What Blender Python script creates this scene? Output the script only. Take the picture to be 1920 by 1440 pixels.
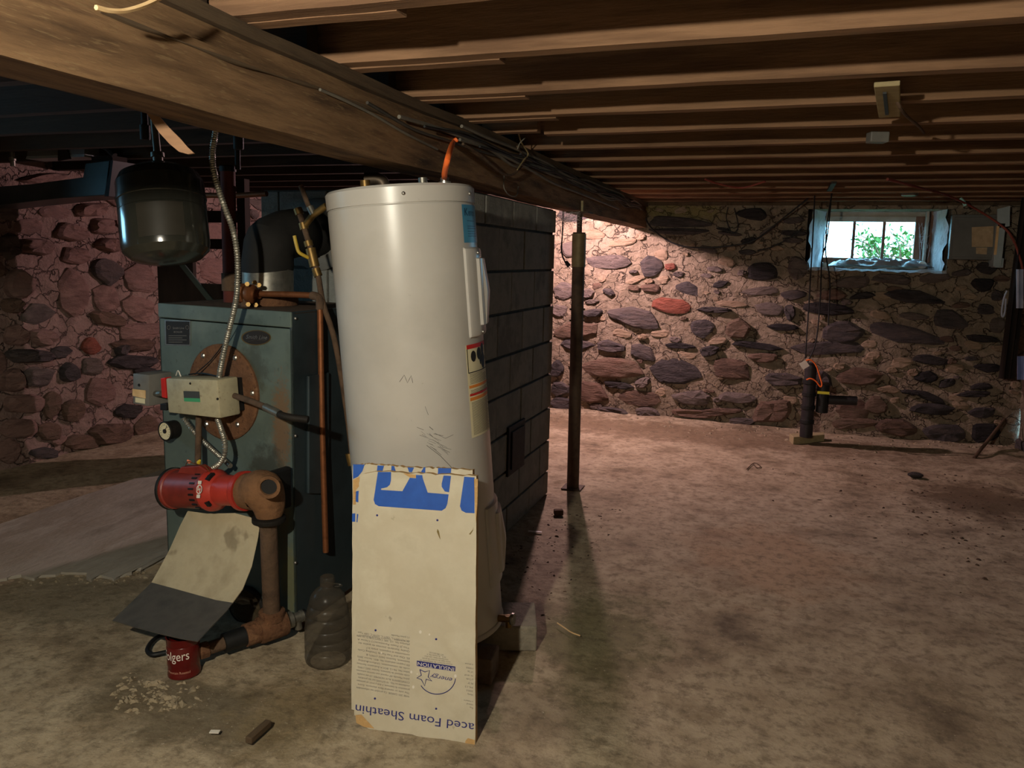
import bpy, bmesh, math, random
import numpy as np
from mathutils import Matrix, Vector, noise as mnoise
random.seed(7)
for o in list(bpy.data.objects): bpy.data.objects.remove(o)
scene = bpy.context.scene
COL = scene.collection
# ------------------------------------------------------------------ camera (photo taken as 1920 x 1440)
F, CX, CY = 1450.0, 960.0, 673.0
YAW, PITCH, ROLL, CAMH = (math.radians(v) if i < 3 else v for i, v in enumerate((19.07, 7.47, 1.27, 1.4)))
V = lambda *a: np.array(a, float)
fw = V(-math.sin(YAW)*math.cos(PITCH), math.cos(YAW)*math.cos(PITCH), -math.sin(PITCH))
rt = V(math.cos(YAW), math.sin(YAW), 0)
up = np.cross(rt, fw)
rt, up = rt*math.cos(ROLL)+up*math.sin(ROLL), -rt*math.sin(ROLL)+up*math.cos(ROLL)
CAM = V(0, 0, CAMH)
cam_d = bpy.data.cameras.new('camera')
cam_d.sensor_fit = 'HORIZONTAL'; cam_d.sensor_width = 36.0
cam_d.lens = F/1920*36.0
cam_d.shift_y = -(720-CY)/1920
cam_d.clip_start = 0.02
cam = bpy.data.objects.new('camera', cam_d)
COL.objects.link(cam)
m = Matrix.Identity(4)
for i in range(3):
    m[i][0], m[i][1], m[i][2], m[i][3] = rt[i], up[i], -fw[i], CAM[i]
cam.matrix_world = m
scene.camera = cam
# ------------------------------------------------------------------ view, world, lights
scene.view_settings.view_transform = 'Standard'
scene.view_settings.look = 'None'
scene.view_settings.gamma = 1.0
scene.view_settings.use_curve_mapping = False
scene.view_settings.exposure = 0.18
world = bpy.data.worlds.new('sky'); scene.world = world
world.use_nodes = True
wn = world.node_tree.nodes
wn['Background'].inputs[0].default_value = (0.34, 0.70, 1.0, 1)
wn['Background'].inputs[1].default_value = 18.0
LAMP_MAIN = V(-0.67, -0.20, 1.762)      # bare bulb, overhead behind the camera
LAMP_BACK = V(-1.62, 6.05, 1.80)       # bulb behind the block chimney
def bulb(loc, power, color, r=0.028):
    l = bpy.data.lights.new('bulb_light', 'POINT'); l.energy = power; l.color = color; l.shadow_soft_size = r
    o = bpy.data.objects.new('bulb_light', l); o.location = loc; COL.objects.link(o); return o
bulb(LAMP_MAIN, 190.0, (1.0, 0.86, 0.70))
bulb(LAMP_BACK, 185.0, (1.0, 0.62, 0.64))
def portal(loc, rot, sx, sy):
    l = bpy.data.lights.new('window_portal', 'AREA'); l.shape = 'RECTANGLE'; l.size = sx; l.size_y = sy
    l.cycles.is_portal = True
    o = bpy.data.objects.new('window_portal', l); o.location = loc; o.rotation_euler = rot; COL.objects.link(o)
portal((0.72, 7.34, 1.62), (math.radians(-90), 0, 0), 1.0, 0.5)
portal((-4.97, 1.55, 1.58), (0, math.radians(-90), 0), 0.5, 0.9)
# ------------------------------------------------------------------ pixel -> place
def ray(px, py): return fw + rt*(px-CX)/F - up*(py-CY)/F
def at_z(px, py, z=0.0): d = ray(px, py); return CAM + d*(z-CAMH)/d[2]
def at_y(px, py, y): d = ray(px, py); return CAM + d*y/d[1]
def at_x(px, py, x): d = ray(px, py); return CAM + d*x/d[0]
def at_d(px, py, dep): return CAM + ray(px, py)*dep
def at_p(px, py, P, n): d = ray(px, py); return CAM + d*(((P-CAM)@n)/(d@n))
def proj(p):
    d = np.asarray(p, float)-CAM; z = d@fw
    return CX+F*(d@rt)/z, CY-F*(d@up)/z
def unit(v): v = np.asarray(v, float); return v/np.linalg.norm(v)
# ------------------------------------------------------------------ materials
def lin(c):
    return tuple(((v/255)/12.92 if v/255 <= 0.04045 else ((v/255+0.055)/1.055)**2.4) for v in c)+(1.0,)
MATS = {}
def mat(name, cols, scale=6.0, rough=0.8, metal=0.0, bump=0.0, bscale=30.0, stretch=(1, 1, 1), detail=6.0,
        spots=(), cracks=None, rand=0.0, spec=0.3, speck=None, rvar=0.0, coat=0.0, emit=None, bdist=0.02, speck2=None):
    """cols: list of sRGB triples spread over a noise ramp. spots: (centre, radii, colour, strength, edge noise)."""
    if name in MATS: return MATS[name]
    m = bpy.data.materials.new(name); m.use_nodes = True
    nt = m.node_tree; N = nt.nodes; L = nt.links
    b = N['Principled BSDF']
    geo = N.new('ShaderNodeNewGeometry')
    mp = N.new('ShaderNodeMapping'); mp.inputs['Scale'].default_value = stretch
    L.new(geo.outputs['Position'], mp.inputs['Vector'])
    nz = N.new('ShaderNodeTexNoise'); nz.inputs['Scale'].default_value = scale
    nz.inputs['Detail'].default_value = detail; nz.inputs['Roughness'].default_value = 0.6
    L.new(mp.outputs[0], nz.inputs['Vector'])
    fac = nz.outputs['Fac']
    if rand:
        oi = N.new('ShaderNodeObjectInfo')
        ma = N.new('ShaderNodeMath'); ma.operation = 'MULTIPLY_ADD'
        ma.inputs[1].default_value = rand; L.new(oi.outputs['Random'], ma.inputs[0])
        mb = N.new('ShaderNodeMath'); mb.operation = 'SUBTRACT'; mb.inputs[1].default_value = rand/2
        L.new(fac, ma.inputs[2]); L.new(ma.outputs[0], mb.inputs[0]); fac = mb.outputs[0]
    rp = N.new('ShaderNodeValToRGB'); el = rp.color_ramp.elements
    k = len(cols)
    if k == 1:
        col = None; b.inputs['Base Color'].default_value = lin(cols[0])
        rgb = N.new('ShaderNodeRGB'); rgb.outputs[0].default_value = lin(cols[0]); col = rgb.outputs[0]
    else:
        while len(el) < k: el.new(0.5)
        for i, c in enumerate(cols):
            el[i].position = 0.30+0.40*i/(k-1); el[i].color = lin(c)
        L.new(fac, rp.inputs[0]); col = rp.outputs[0]
    def mix(a, bcol, f):
        mx = N.new('ShaderNodeMix'); mx.data_type = 'RGBA'
        L.new(a, mx.inputs[6]); mx.inputs[7].default_value = bcol; L.new(f, mx.inputs[0]); return mx.outputs[2]
    for (c, r, colr, st, ed) in spots:
        vs = N.new('ShaderNodeVectorMath'); vs.operation = 'SUBTRACT'; vs.inputs[1].default_value = tuple(c)
        L.new(geo.outputs['Position'], vs.inputs[0])
        vm = N.new('ShaderNodeVectorMath'); vm.operation = 'MULTIPLY'; vm.inputs[1].default_value = tuple(1/x for x in r)
        L.new(vs.outputs[0], vm.inputs[0])
        vl = N.new('ShaderNodeVectorMath'); vl.operation = 'LENGTH'; L.new(vm.outputs[0], vl.inputs[0])
        n2 = N.new('ShaderNodeTexNoise'); n2.inputs['Scale'].default_value = ed; n2.inputs['Detail'].default_value = 8
        n2.inputs['Roughness'].default_value = 0.7
        L.new(geo.outputs['Position'], n2.inputs['Vector'])
        m1 = N.new('ShaderNodeMath'); m1.operation = 'MULTIPLY_ADD'; m1.inputs[1].default_value = 3.0
        L.new(n2.outputs['Fac'], m1.inputs[0])
        m0 = N.new('ShaderNodeMath'); m0.operation = 'MULTIPLY'; m0.inputs[1].default_value = -1.5
        L.new(vl.outputs['Value'], m0.inputs[0]); L.new(m0.outputs[0], m1.inputs[2])
        mr = N.new('ShaderNodeMapRange'); mr.inputs[1].default_value = 0.1; mr.inputs[2].default_value = 0.75
        mr.inputs[4].default_value = st; L.new(m1.outputs[0], mr.inputs[0])
        col = mix(col, lin(colr), mr.outputs[0])
    for sp_k in (speck, speck2):
        if not sp_k: continue
        sc, colr, thr, st = sp_k[:4]; wd = sp_k[4] if len(sp_k) > 4 else .06
        n3 = N.new('ShaderNodeTexNoise'); n3.inputs['Scale'].default_value = sc; n3.inputs['Detail'].default_value = 3 if len(sp_k) < 5 else 12
        n3.inputs['Roughness'].default_value = .5 if len(sp_k) < 5 else .72
        L.new(mp.outputs[0], n3.inputs['Vector'])
        mr = N.new('ShaderNodeMapRange'); mr.inputs[1].default_value = thr; mr.inputs[2].default_value = thr+wd
        mr.inputs[4].default_value = st; L.new(n3.outputs['Fac'], mr.inputs[0])
        col = mix(col, lin(colr), mr.outputs[0])
    hgt = None
    if bump:
        n4 = N.new('ShaderNodeTexNoise'); n4.inputs['Scale'].default_value = bscale; n4.inputs['Detail'].default_value = 8
        n4.inputs['Roughness'].default_value = 0.65
        L.new(mp.outputs[0], n4.inputs['Vector']); hgt = n4.outputs['Fac']
    if cracks:
        sc, colr, wid, st = cracks
        n5 = N.new('ShaderNodeTexNoise'); n5.inputs['Scale'].default_value = sc*1.7; n5.inputs['Detail'].default_value = 4
        L.new(geo.outputs['Position'], n5.inputs['Vector'])
        va = N.new('ShaderNodeVectorMath'); va.operation = 'MULTIPLY_ADD'; va.inputs[1].default_value = (0.22,)*3
        L.new(n5.outputs['Color'], va.inputs[0]); L.new(geo.outputs['Position'], va.inputs[2])
        vs2 = N.new('ShaderNodeVectorMath'); vs2.operation = 'MULTIPLY'; vs2.inputs[1].default_value = (1, 1, 1.9)
        L.new(va.outputs[0], vs2.inputs[0])
        vo = N.new('ShaderNodeTexVoronoi'); vo.feature = 'DISTANCE_TO_EDGE'; vo.inputs['Scale'].default_value = sc
        L.new(vs2.outputs[0], vo.inputs['Vector'])
        mr = N.new('ShaderNodeMapRange'); mr.inputs[1].default_value = 0.0; mr.inputs[2].default_value = wid
        mr.inputs[3].default_value = st; mr.inputs[4].default_value = 0.0
        L.new(vo.outputs['Distance'], mr.inputs[0]); col = mix(col, lin(colr), mr.outputs[0])
        if hgt is not None:
            ms = N.new('ShaderNodeMath'); ms.operation = 'SUBTRACT'; L.new(hgt, ms.inputs[0]); L.new(mr.outputs[0], ms.inputs[1]); hgt = ms.outputs[0]
    if hgt is not None:
        bp_ = N.new('ShaderNodeBump'); bp_.inputs['Strength'].default_value = bump; bp_.inputs['Distance'].default_value = bdist
        L.new(hgt, bp_.inputs['Height']); L.new(bp_.outputs[0], b.inputs['Normal'])
    L.new(col, b.inputs['Base Color'])
    b.inputs['Roughness'].default_value = rough
    if rvar:
        mr = N.new('ShaderNodeMapRange'); mr.inputs[3].default_value = rough-rvar; mr.inputs[4].default_value = min(1, rough+rvar)
        L.new(nz.outputs['Fac'], mr.inputs[0]); L.new(mr.outputs[0], b.inputs['Roughness'])
    b.inputs['Metallic'].default_value = metal
    b.inputs['Specular IOR Level'].default_value = spec
    if coat: b.inputs['Coat Weight'].default_value = coat
    if emit:
        b.inputs['Emission Color'].default_value = lin(emit[0]); b.inputs['Emission Strength'].default_value = emit[1]
    MATS[name] = m
    return m
# ------------------------------------------------------------------ mesh builder
ORG = {}
def spl(pts, k=8):
    P = [np.asarray(p, float) for p in pts]
    if len(P) < 3: return P
    Q = [2*P[0]-P[1]]+P+[2*P[-1]-P[-2]]
    out = []
    for i in range(1, len(Q)-2):
        a, b, c, d = Q[i-1], Q[i], Q[i+1], Q[i+2]
        for j in range(k):
            t = j/k
            out.append(0.5*((2*b)+(-a+c)*t+(2*a-5*b+4*c-d)*t*t+(-a+3*b-3*c+d)*t**3))
    out.append(P[-1]); return out
def frame(ax):
    ax = unit(ax); h = V(0, 0, 1) if abs(ax[2]) < 0.9 else V(1, 0, 0)
    a = unit(np.cross(h, ax)); return a, np.cross(ax, a), ax
class MB:
    def __init__(s): s.v = []; s.f = []
    def add(s, vs, fs):
        o = len(s.v); s.v += [tuple(float(c) for c in p) for p in vs]; s.f += [tuple(i+o for i in f) for f in fs]; return s
    def hexa(s, p):   # bottom 4 then top 4
        return s.add(p, [(0, 3, 2, 1), (4, 5, 6, 7), (0, 1, 5, 4), (1, 2, 6, 5), (2, 3, 7, 6), (3, 0, 4, 7)])
    def box(s, c, d, ax=None):
        c = np.asarray(c, float); A = np.eye(3) if ax is None else np.array([unit(a) for a in ax])
        h = np.asarray(d, float)/2; P = []
        for z in (-1, 1):
            for x, y in ((-1, -1), (1, -1), (1, 1), (-1, 1)): P.append(c+A[0]*h[0]*x+A[1]*h[1]*y+A[2]*h[2]*z)
        return s.hexa(P)
    def bx(s, x0, x1, y0, y1, z0, z1): return s.box(((x0+x1)/2, (y0+y1)/2, (z0+z1)/2), (x1-x0, y1-y0, z1-z0))
    def lathe(s, prof, base, axis, n=24, cap=True):
        a, b, c = frame(axis); base = np.asarray(base, float); P = []; Fc = []
        for r, h in prof:
            for i in range(n):
                t = 2*math.pi*i/n; P.append(base+c*h+(a*math.cos(t)+b*math.sin(t))*max(r, 1e-4))
        for k in range(len(prof)-1):
            for i in range(n):
                j = (i+1) % n; Fc.append((k*n+i, k*n+j, (k+1)*n+j, (k+1)*n+i))
        if cap: Fc.append(tuple(range(n-1, -1, -1))); Fc.append(tuple((len(prof)-1)*n+i for i in range(n)))
        return s.add(P, Fc)
    def cyl(s, p0, p1, r0, r1=None, n=16, cap=True):
        p0 = np.asarray(p0, float); p1 = np.asarray(p1, float)
        return s.lathe([(r0, 0), (r0 if r1 is None else r1, np.linalg.norm(p1-p0))], p0, p1-p0, n, cap)
    def tube(s, pts, r, n=8, cap=True):
        P = [np.asarray(p, float) for p in pts]; m_ = len(P); R = r if callable(r) else (lambda t: r)
        t0 = unit(P[1]-P[0]); a, b, _ = frame(t0); vs = []; fs = []; ln = 0
        for i in range(m_):
            t = unit(P[min(i+1, m_-1)]-P[max(i-1, 0)])
            a = a-t*(a@t); a = unit(a); b = np.cross(t, a)
            if i: ln += np.linalg.norm(P[i]-P[i-1])
            for k in range(n):
                g = 2*math.pi*k/n; vs.append(P[i]+(a*math.cos(g)+b*math.sin(g))*R(ln))
        for i in range(m_-1):
            for k in range(n):
                j = (k+1) % n; fs.append((i*n+k, i*n+j, (i+1)*n+j, (i+1)*n+k))
        if cap: fs.append(tuple(range(n-1, -1, -1))); fs.append(tuple((m_-1)*n+k for k in range(n)))
        return s.add(vs, fs)
    def prism(s, poly, vec):
        P = [np.asarray(p, float) for p in poly]; n = len(P); vec = np.asarray(vec, float)
        fs = [tuple(range(n-1, -1, -1)), tuple(range(n, 2*n))]+[(i, (i+1) % n, n+(i+1) % n, n+i) for i in range(n)]
        return s.add(P+[p+vec for p in P], fs)
    def ball(s, c, r, n=10, m_=6):
        r = V(r, r, r) if np.isscalar(r) else np.asarray(r, float); c = np.asarray(c, float)
        vs = [c+V(0, 0, -1)*r]; fs = []
        for i in range(1, m_):
            ph = -math.pi/2+math.pi*i/m_
            for k in range(n):
                t = 2*math.pi*k/n; vs.append(c+V(math.cos(ph)*math.cos(t), math.cos(ph)*math.sin(t), math.sin(ph))*r)
        vs.append(c+V(0, 0, 1)*r); top = len(vs)-1
        for k in range(n):
            j = (k+1) % n; fs.append((0, 1+j, 1+k)); fs.append((top, top-n+k, top-n+j))
            for i in range(m_-2):
                a = 1+i*n; fs.append((a+k, a+j, a+n+j, a+n+k))
        return s.add(vs, fs)
    def sheet(s, grid, vec=None):   # grid[i][j] of points; optional thickness vector
        n, m_ = len(grid), len(grid[0]); vs = [p for row in grid for p in row]
        fs = [(i*m_+j, i*m_+j+1, (i+1)*m_+j+1, (i+1)*m_+j) for i in range(n-1) for j in range(m_-1)]
        if vec is None: return s.add(vs, fs)
        vec = np.asarray(vec, float); k = n*m_; vs2 = [np.asarray(p)+vec for p in vs]
        fs += [tuple(i+k for i in reversed(f)) for f in fs]
        bd = [j for j in range(m_)]+[i*m_+m_-1 for i in range(1, n)]+[(n-1)*m_+j for j in range(m_-2, -1, -1)]+[i*m_ for i in range(n-2, 0, -1)]
        fs += [(bd[i], bd[(i+1) % len(bd)], k+bd[(i+1) % len(bd)], k+bd[i]) for i in range(len(bd))]
        return s.add(vs+vs2, fs)
    def build(s, name, material, parent=None, smooth=True, bev=0.0, ang=38, recalc=True, kind=None):
        vs = np.array(s.v)
        if parent is not None: org = ORG[parent.name]
        else: org = V((vs[:, 0].min()+vs[:, 0].max())/2, (vs[:, 1].min()+vs[:, 1].max())/2, vs[:, 2].min())
        me = bpy.data.meshes.new(name); me.from_pydata([tuple(v) for v in vs-org], [], s.f)
        if recalc or bev:
            bm = bmesh.new(); bm.from_mesh(me)
            if recalc: bmesh.ops.recalc_face_normals(bm, faces=bm.faces)
            if bev: bmesh.ops.bevel(bm, geom=[e for e in bm.edges if len(e.link_faces) == 2 and e.calc_face_angle(0) > 0.5], offset=bev, segments=2, affect='EDGES', profile=0.5)
            bm.to_mesh(me); bm.free()
        if smooth:
            me.polygons.foreach_set('use_smooth', [True]*len(me.polygons)); me.set_sharp_from_angle(angle=math.radians(ang))
        me.materials.append(material)
        o = bpy.data.objects.new(name, me); COL.objects.link(o)
        if parent is not None: o.parent = parent
        else: o.location = org
        ORG[o.name] = org
        if kind: o['kind'] = kind
        return o
def thing(name, label, cat, loc, group=None):
    o = bpy.data.objects.new(name, None); o.empty_display_size = 0.05; COL.objects.link(o)
    o.location = tuple(float(c) for c in loc); ORG[o.name] = V(*loc)
    return tag(o, label, cat, group)
def tag(o, label, cat, group=None, kind=None):
    o['label'] = label; o['category'] = cat
    if group: o['group'] = group
    if kind: o['kind'] = kind
    return o
def struct(o): o['kind'] = 'structure'; return o
def fbm(x, y, z=0.0, o=4): return mnoise.fractal(Vector((x, y, z)), 0.9, 2.1, o)
DEPS = None
def text_geo(s, shear=0.0):
    cu = bpy.data.curves.new('txt', 'FONT'); cu.body = s; cu.size = 1.0; cu.resolution_u = 3; cu.shear = shear
    ob = bpy.data.objects.new('txt', cu); COL.objects.link(ob)
    dg = bpy.context.evaluated_depsgraph_get(); me = bpy.data.meshes.new_from_object(ob.evaluated_get(dg))
    vs = [(v.co.x, v.co.y) for v in me.vertices]; fs = [tuple(p.vertices) for p in me.polygons]
    bpy.data.objects.remove(ob); bpy.data.meshes.remove(me); bpy.data.curves.remove(cu)
    return vs, fs
def put_text(mb, s, fn, shear=0.0):
    """fn(x, y) with x, y in 0..1 along the baseline / cap height -> world point"""
    vs, fs = text_geo(s, shear)
    if not vs: return
    x0 = min(v[0] for v in vs); x1 = max(v[0] for v in vs)
    mb.add([fn((x-x0)/(x1-x0), y/0.69) for x, y in vs], fs)
# ================================================================== SHELL
XL, XR, YB, YF = -4.55, 1.80, 6.87, -2.2
JZ = 1.90      # underside of the joists
# ---- materials of the shell
SLAB = [at_z(*p) for p in ((-420, 1130), (-200, 1098), (0, 1085), (60, 1087), (130, 1076), (170, 1084), (210, 1086), (245, 1074), (285, 1066), (330, 1040), (420, 1010))]
m_floor = mat('floor_concrete', [(102, 87, 68), (154, 137, 112), (176, 160, 134), (130, 113, 89)], scale=2.9, rough=0.9, bump=0.5, bscale=34, bdist=.014,
    speck=(20, (92, 79, 61), 0.47, 0.62, .16), speck2=(70, (206, 194, 170), 0.62, 0.7, .05), rvar=0.08, detail=12,
    spots=[(at_z(1130, 1190), (0.28, 0.5, 1), (112, 106, 74), 0.75, 5), (at_z(1000, 1330), (0.3, 0.22, 1), (122, 108, 84), 0.5, 6),
           (at_z(350, 1330), (0.5, 0.22, 1), (98, 86, 66), 0.75, 6), (at_z(1840, 940), (0.5, 0.5, 1), (98, 80, 60), 0.85, 7),
           (at_z(1300, 815), (2.4, 0.42, 1), (116, 96, 74), 0.8, 8), (at_z(1450, 1050), (0.5, 0.6, 1), (172, 142, 110), 0.6, 5),
           (at_z(150, 1120), (0.6, 0.3, 1), (118, 108, 88), 0.7, 6), (at_z(560, 1330), (0.22, 0.3, 1), (132, 114, 82), 0.6, 8)])
m_slab = mat('slab_concrete', [(122, 116, 104), (158, 152, 140), (146, 138, 124), (174, 168, 156)], scale=3.0, rough=0.92, bump=0.4, bscale=26, stretch=(1, 0.45, 1))
m_mortar = mat('mortar', [(112, 99, 84), (152, 136, 116), (126, 112, 94), (168, 152, 132)], scale=5, rough=0.95, bump=1.0, bscale=17, bdist=.05, cracks=(5.5, (70, 54, 44), 0.035, 0.6), detail=9,
    spots=[(V(-0.9, 6.87, 1.83), (0.55, 0.4, 0.13), (140, 128, 80), 0.8, 9)])
m_mortar_l = mat('mortar_dark', [(118, 98, 90), (150, 126, 116), (128, 106, 98)], scale=5, rough=0.95, bump=1.0, bscale=15, bdist=.05, cracks=(5.0, (66, 48, 44), 0.04, 0.55), detail=9)
ST = dict(stretch=(1, 1, 3.2), bump=1.0, bscale=13, bdist=.045, rough=0.9, detail=10, rand=0.35)
m_st = {
 'd': mat('stone_slate', [(54, 50, 50), (76, 70, 70), (94, 84, 80)], scale=7, **ST),
 'k': mat('stone_black', [(38, 35, 36), (54, 50, 50), (66, 60, 58)], scale=7, **ST),
 'g': mat('stone_grey', [(92, 82, 78), (116, 104, 98), (104, 92, 84)], scale=6, **ST),
 'b': mat('stone_brown', [(88, 70, 60), (118, 94, 80), (104, 86, 72)], scale=6, **ST),
 'r': mat('stone_red', [(112, 62, 50), (142, 82, 66), (126, 76, 64)], scale=8, **ST),
 't': mat('stone_tan', [(142, 120, 98), (168, 146, 122), (150, 130, 106)], scale=6, **ST),
 'p': mat('stone_rose', [(122, 96, 88), (150, 120, 110), (136, 110, 102)], scale=6, **ST)}
m_dirt = mat('dirt', [(72, 58, 44), (104, 86, 66), (88, 72, 54)], scale=14, rough=1.0, bump=0.6, bscale=60)
m_timber = mat('beam_timber', [(58, 42, 28), (98, 74, 50), (124, 96, 67), (80, 57, 39)], scale=3.2, rough=0.85, bump=0.5, bscale=24, stretch=(6, 0.7, 6), detail=10,
    speck=(34, (134, 112, 80), 0.60, 0.45))
m_timber2 = mat('ledger_timber', [(58, 46, 34), (86, 70, 52), (74, 60, 44)], scale=3, rough=0.9, bump=0.4, bscale=24, stretch=(6, 0.7, 6), detail=9)
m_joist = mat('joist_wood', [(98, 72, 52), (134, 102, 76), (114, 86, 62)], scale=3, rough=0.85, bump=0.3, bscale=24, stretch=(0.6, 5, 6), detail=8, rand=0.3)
m_jdark = mat('shaded_joist_wood', [(46, 36, 28), (66, 52, 40), (56, 44, 34)], scale=3, rough=0.9, bump=0.3, bscale=24, stretch=(0.6, 5, 6), rand=0.3)  # darker joist wood: shade left of the beam is put into the colour
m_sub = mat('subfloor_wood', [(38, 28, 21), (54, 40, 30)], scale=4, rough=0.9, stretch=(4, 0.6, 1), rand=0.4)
m_splint = mat('raw_wood', [(196, 160, 112), (222, 190, 142)], scale=20, rough=0.8)
# ---- floor
def floor_h(x, y):
    h = 0.010*fbm(x*0.9, y*0.9, 0.3)+0.004*fbm(x*6, y*6, 1.7, 3)
    if y > 6.1: h += 0.026*min(1, (y-6.1)/0.6)*(0.6+0.6*fbm(x*3, y*3, 4))
    if x > 1.0 and y > 4.2: h += 0.030*min(1, (x-1.0)/0.6)*min(1, (y-4.2)/0.7)*(0.7+fbm(x*4, y*4, 9))
    return h
nx, ny = 150, 200
xs = np.linspace(XL-0.05, XR+0.05, nx); ys = np.linspace(YF-0.05, YB+0.05, ny)
floor = struct(MB().sheet([[V(x, y, floor_h(x, y)) for x in xs] for y in ys]).build('floor', m_floor, recalc=False))
edge = []
for i in range(len(SLAB)-1):
    for k in range(5):
        p = SLAB[i]+(SLAB[i+1]-SLAB[i])*k/5; j = 0.03
        edge.append(V(p[0]+random.uniform(-j, j), p[1]+random.uniform(-j, j), 0))
edge.append(SLAB[-1])
edge = [p for p in edge if p[0] > XL+0.03]
far = [V(SLAB[-1][0], 6.0, 0), V(XL+0.03, 6.0, 0)]
g = []
for p in edge:
    yy = np.linspace(p[1], 6.4, 30)
    g.append([V(p[0], y, 0.016+0.006*fbm(p[0]*2, y*2, 5)-(0.006 if k == 0 else 0)) for k, y in enumerate(yy)])
MB().sheet(g, (0, 0, -0.05)).build('slab', m_slab, floor)
# rubble along the walls and crumbs on the concrete
def pebble(mb, c, r):
    a = random.uniform(0, 6.28); P = []
    sx, sy, sz = r*random.uniform(.7, 1.4), r*random.uniform(.5, 1), r*random.uniform(.35, .8)
    for (x, y, z) in ((1, 0, 0), (.2, 1, 0), (-1, .2, 0), (-.1, -1, 0), (.3, .1, 1), (-.4, -.2, .8)):
        x, y = x*sx, y*sy; P.append(V(c[0]+x*math.cos(a)-y*math.sin(a), c[1]+x*math.sin(a)+y*math.cos(a), c[2]+z*sz-0.002))
    mb.add(P, [(0, 1, 4), (1, 2, 5, 4), (2, 3, 5), (3, 0, 4, 5), (3, 2, 1, 0)])
def scatter(name, n, fn, rr, material, label):
    mb = MB()
    for _ in range(n):
        x, y = fn(); z = floor_h(x, y); pebble(mb, (x, y, z), random.uniform(*rr)*random.uniform(.5, 1))
    return mb.build(name, material, floor, smooth=False, recalc=True, kind='stuff')
m_rub = mat('rubble_stone', [(104, 92, 74), (152, 138, 114), (128, 114, 92)], scale=30, rough=0.95)
m_rubd = mat('rubble_dark', [(62, 48, 42), (96, 76, 62)], scale=30, rough=0.95)
scatter('wall_rubble', 520, lambda: (random.uniform(-2.2, 1.75), YB-0.06-abs(random.gauss(0, .24))), (.008, .026), m_rub, 'crumbled mortar and pebbles lying along the foot of the back wall')
scatter('dirt_crumbs', 420, lambda: (random.gauss(1.15, .4), random.gauss(4.9, .5)), (.005, .018), m_rubd, 'loose dark dirt crumbs near the right-hand wall')
scatter('shadow_debris', 260, lambda: (random.uniform(-1.15, -.75), random.uniform(2.5, 4.2)), (.004, .014), m_rubd, 'dark crumbs on the floor between post and water heater')
c0 = at_z(285, 1298)
scatter('broken_concrete', 150, lambda: (random.gauss(c0[0], .075), random.gauss(c0[1], .05)), (.008, .022), m_rub, 'pale broken concrete crumbs beside the coffee can')
scatter('floor_grit', 420, lambda: (random.uniform(-2.4, 1.4), random.uniform(1.25, 5.5)), (.003, .009), m_rub, 'tiny pale grit scattered over the concrete')
scatter('slab_edge_crumbs', 160, lambda: (lambda p: (p[0]+random.gauss(0, .03), p[1]-abs(random.gauss(0, .03))))(random.choice(edge)), (.006, .02), m_rub, '')
# ---- fieldstone walls
def outline(n, jag):
    k = random.choice((6, 7, 7, 8)); a0 = random.uniform(0, 6.28); C = []
    for i in range(k):
        t = a0+2*math.pi*(i+random.uniform(-.28, .28))/k; r = random.uniform(.78, 1.16)
        c, s_ = math.cos(t), math.sin(t); q = (abs(c)**2.6+abs(s_)**2.6)**(-1/2.6); C.append((c*q*r, s_*q*r))
    out = []
    for i in range(k):
        a, b = C[i], C[(i+1) % k]; p = C[i-1]
        out.append((a[0]*.92+(p[0]+b[0])*.04, a[1]*.92+(p[1]+b[1])*.04))
        mx, my = (a[0]+b[0])/2, (a[1]+b[1])/2; g = random.uniform(.95, 1.10); out.append((mx*g, my*g))
    return out
def stone(wall, fn, nrm, cx, cy, w, h, rot, tone, proud=None):
    """fn(px,py)->wall point; w,h full sizes in fn units"""
    a = math.radians(rot); O = outline(11, 0.11)
    if proud is None: proud = random.uniform(.018, .045)
    rings = []
    for k, (s, dz) in enumerate(((1.0, -0.03), (0.98, proud*.55), (0.78, proud*1.0))):
        ring = []
        for (x, y) in O:
            x2, y2 = x*s*w/2, y*s*h/2
            p = fn(cx+x2*math.cos(a)-y2*math.sin(a), cy+x2*math.sin(a)+y2*math.cos(a))
            ring.append(p+nrm*(dz+(random.uniform(-.25, .25)*proud if k else 0)))
        rings.append(ring)
    n = len(O); vs = [p for r in rings for p in r]+[fn(cx, cy)+nrm*(proud*random.uniform(.85, 1.25))]
    fs = [(k*n+i, k*n+(i+1) % n, (k+1)*n+(i+1) % n, (k+1)*n+i) for k in range(2) for i in range(n)]
    fs += [(2*n+i, 2*n+(i+1) % n, 3*n) for i in range(n)]
    MB().add(vs, fs).build('stone', m_st[tone], wall, ang=28)
WIN = (at_y(1514, 420, YB)[0], at_y(1782, 420, YB)[0], at_y(1650, 508, YB)[2], at_y(1600, 392, YB)[2])   # x0,x1,z0,z1 of the opening
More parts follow.
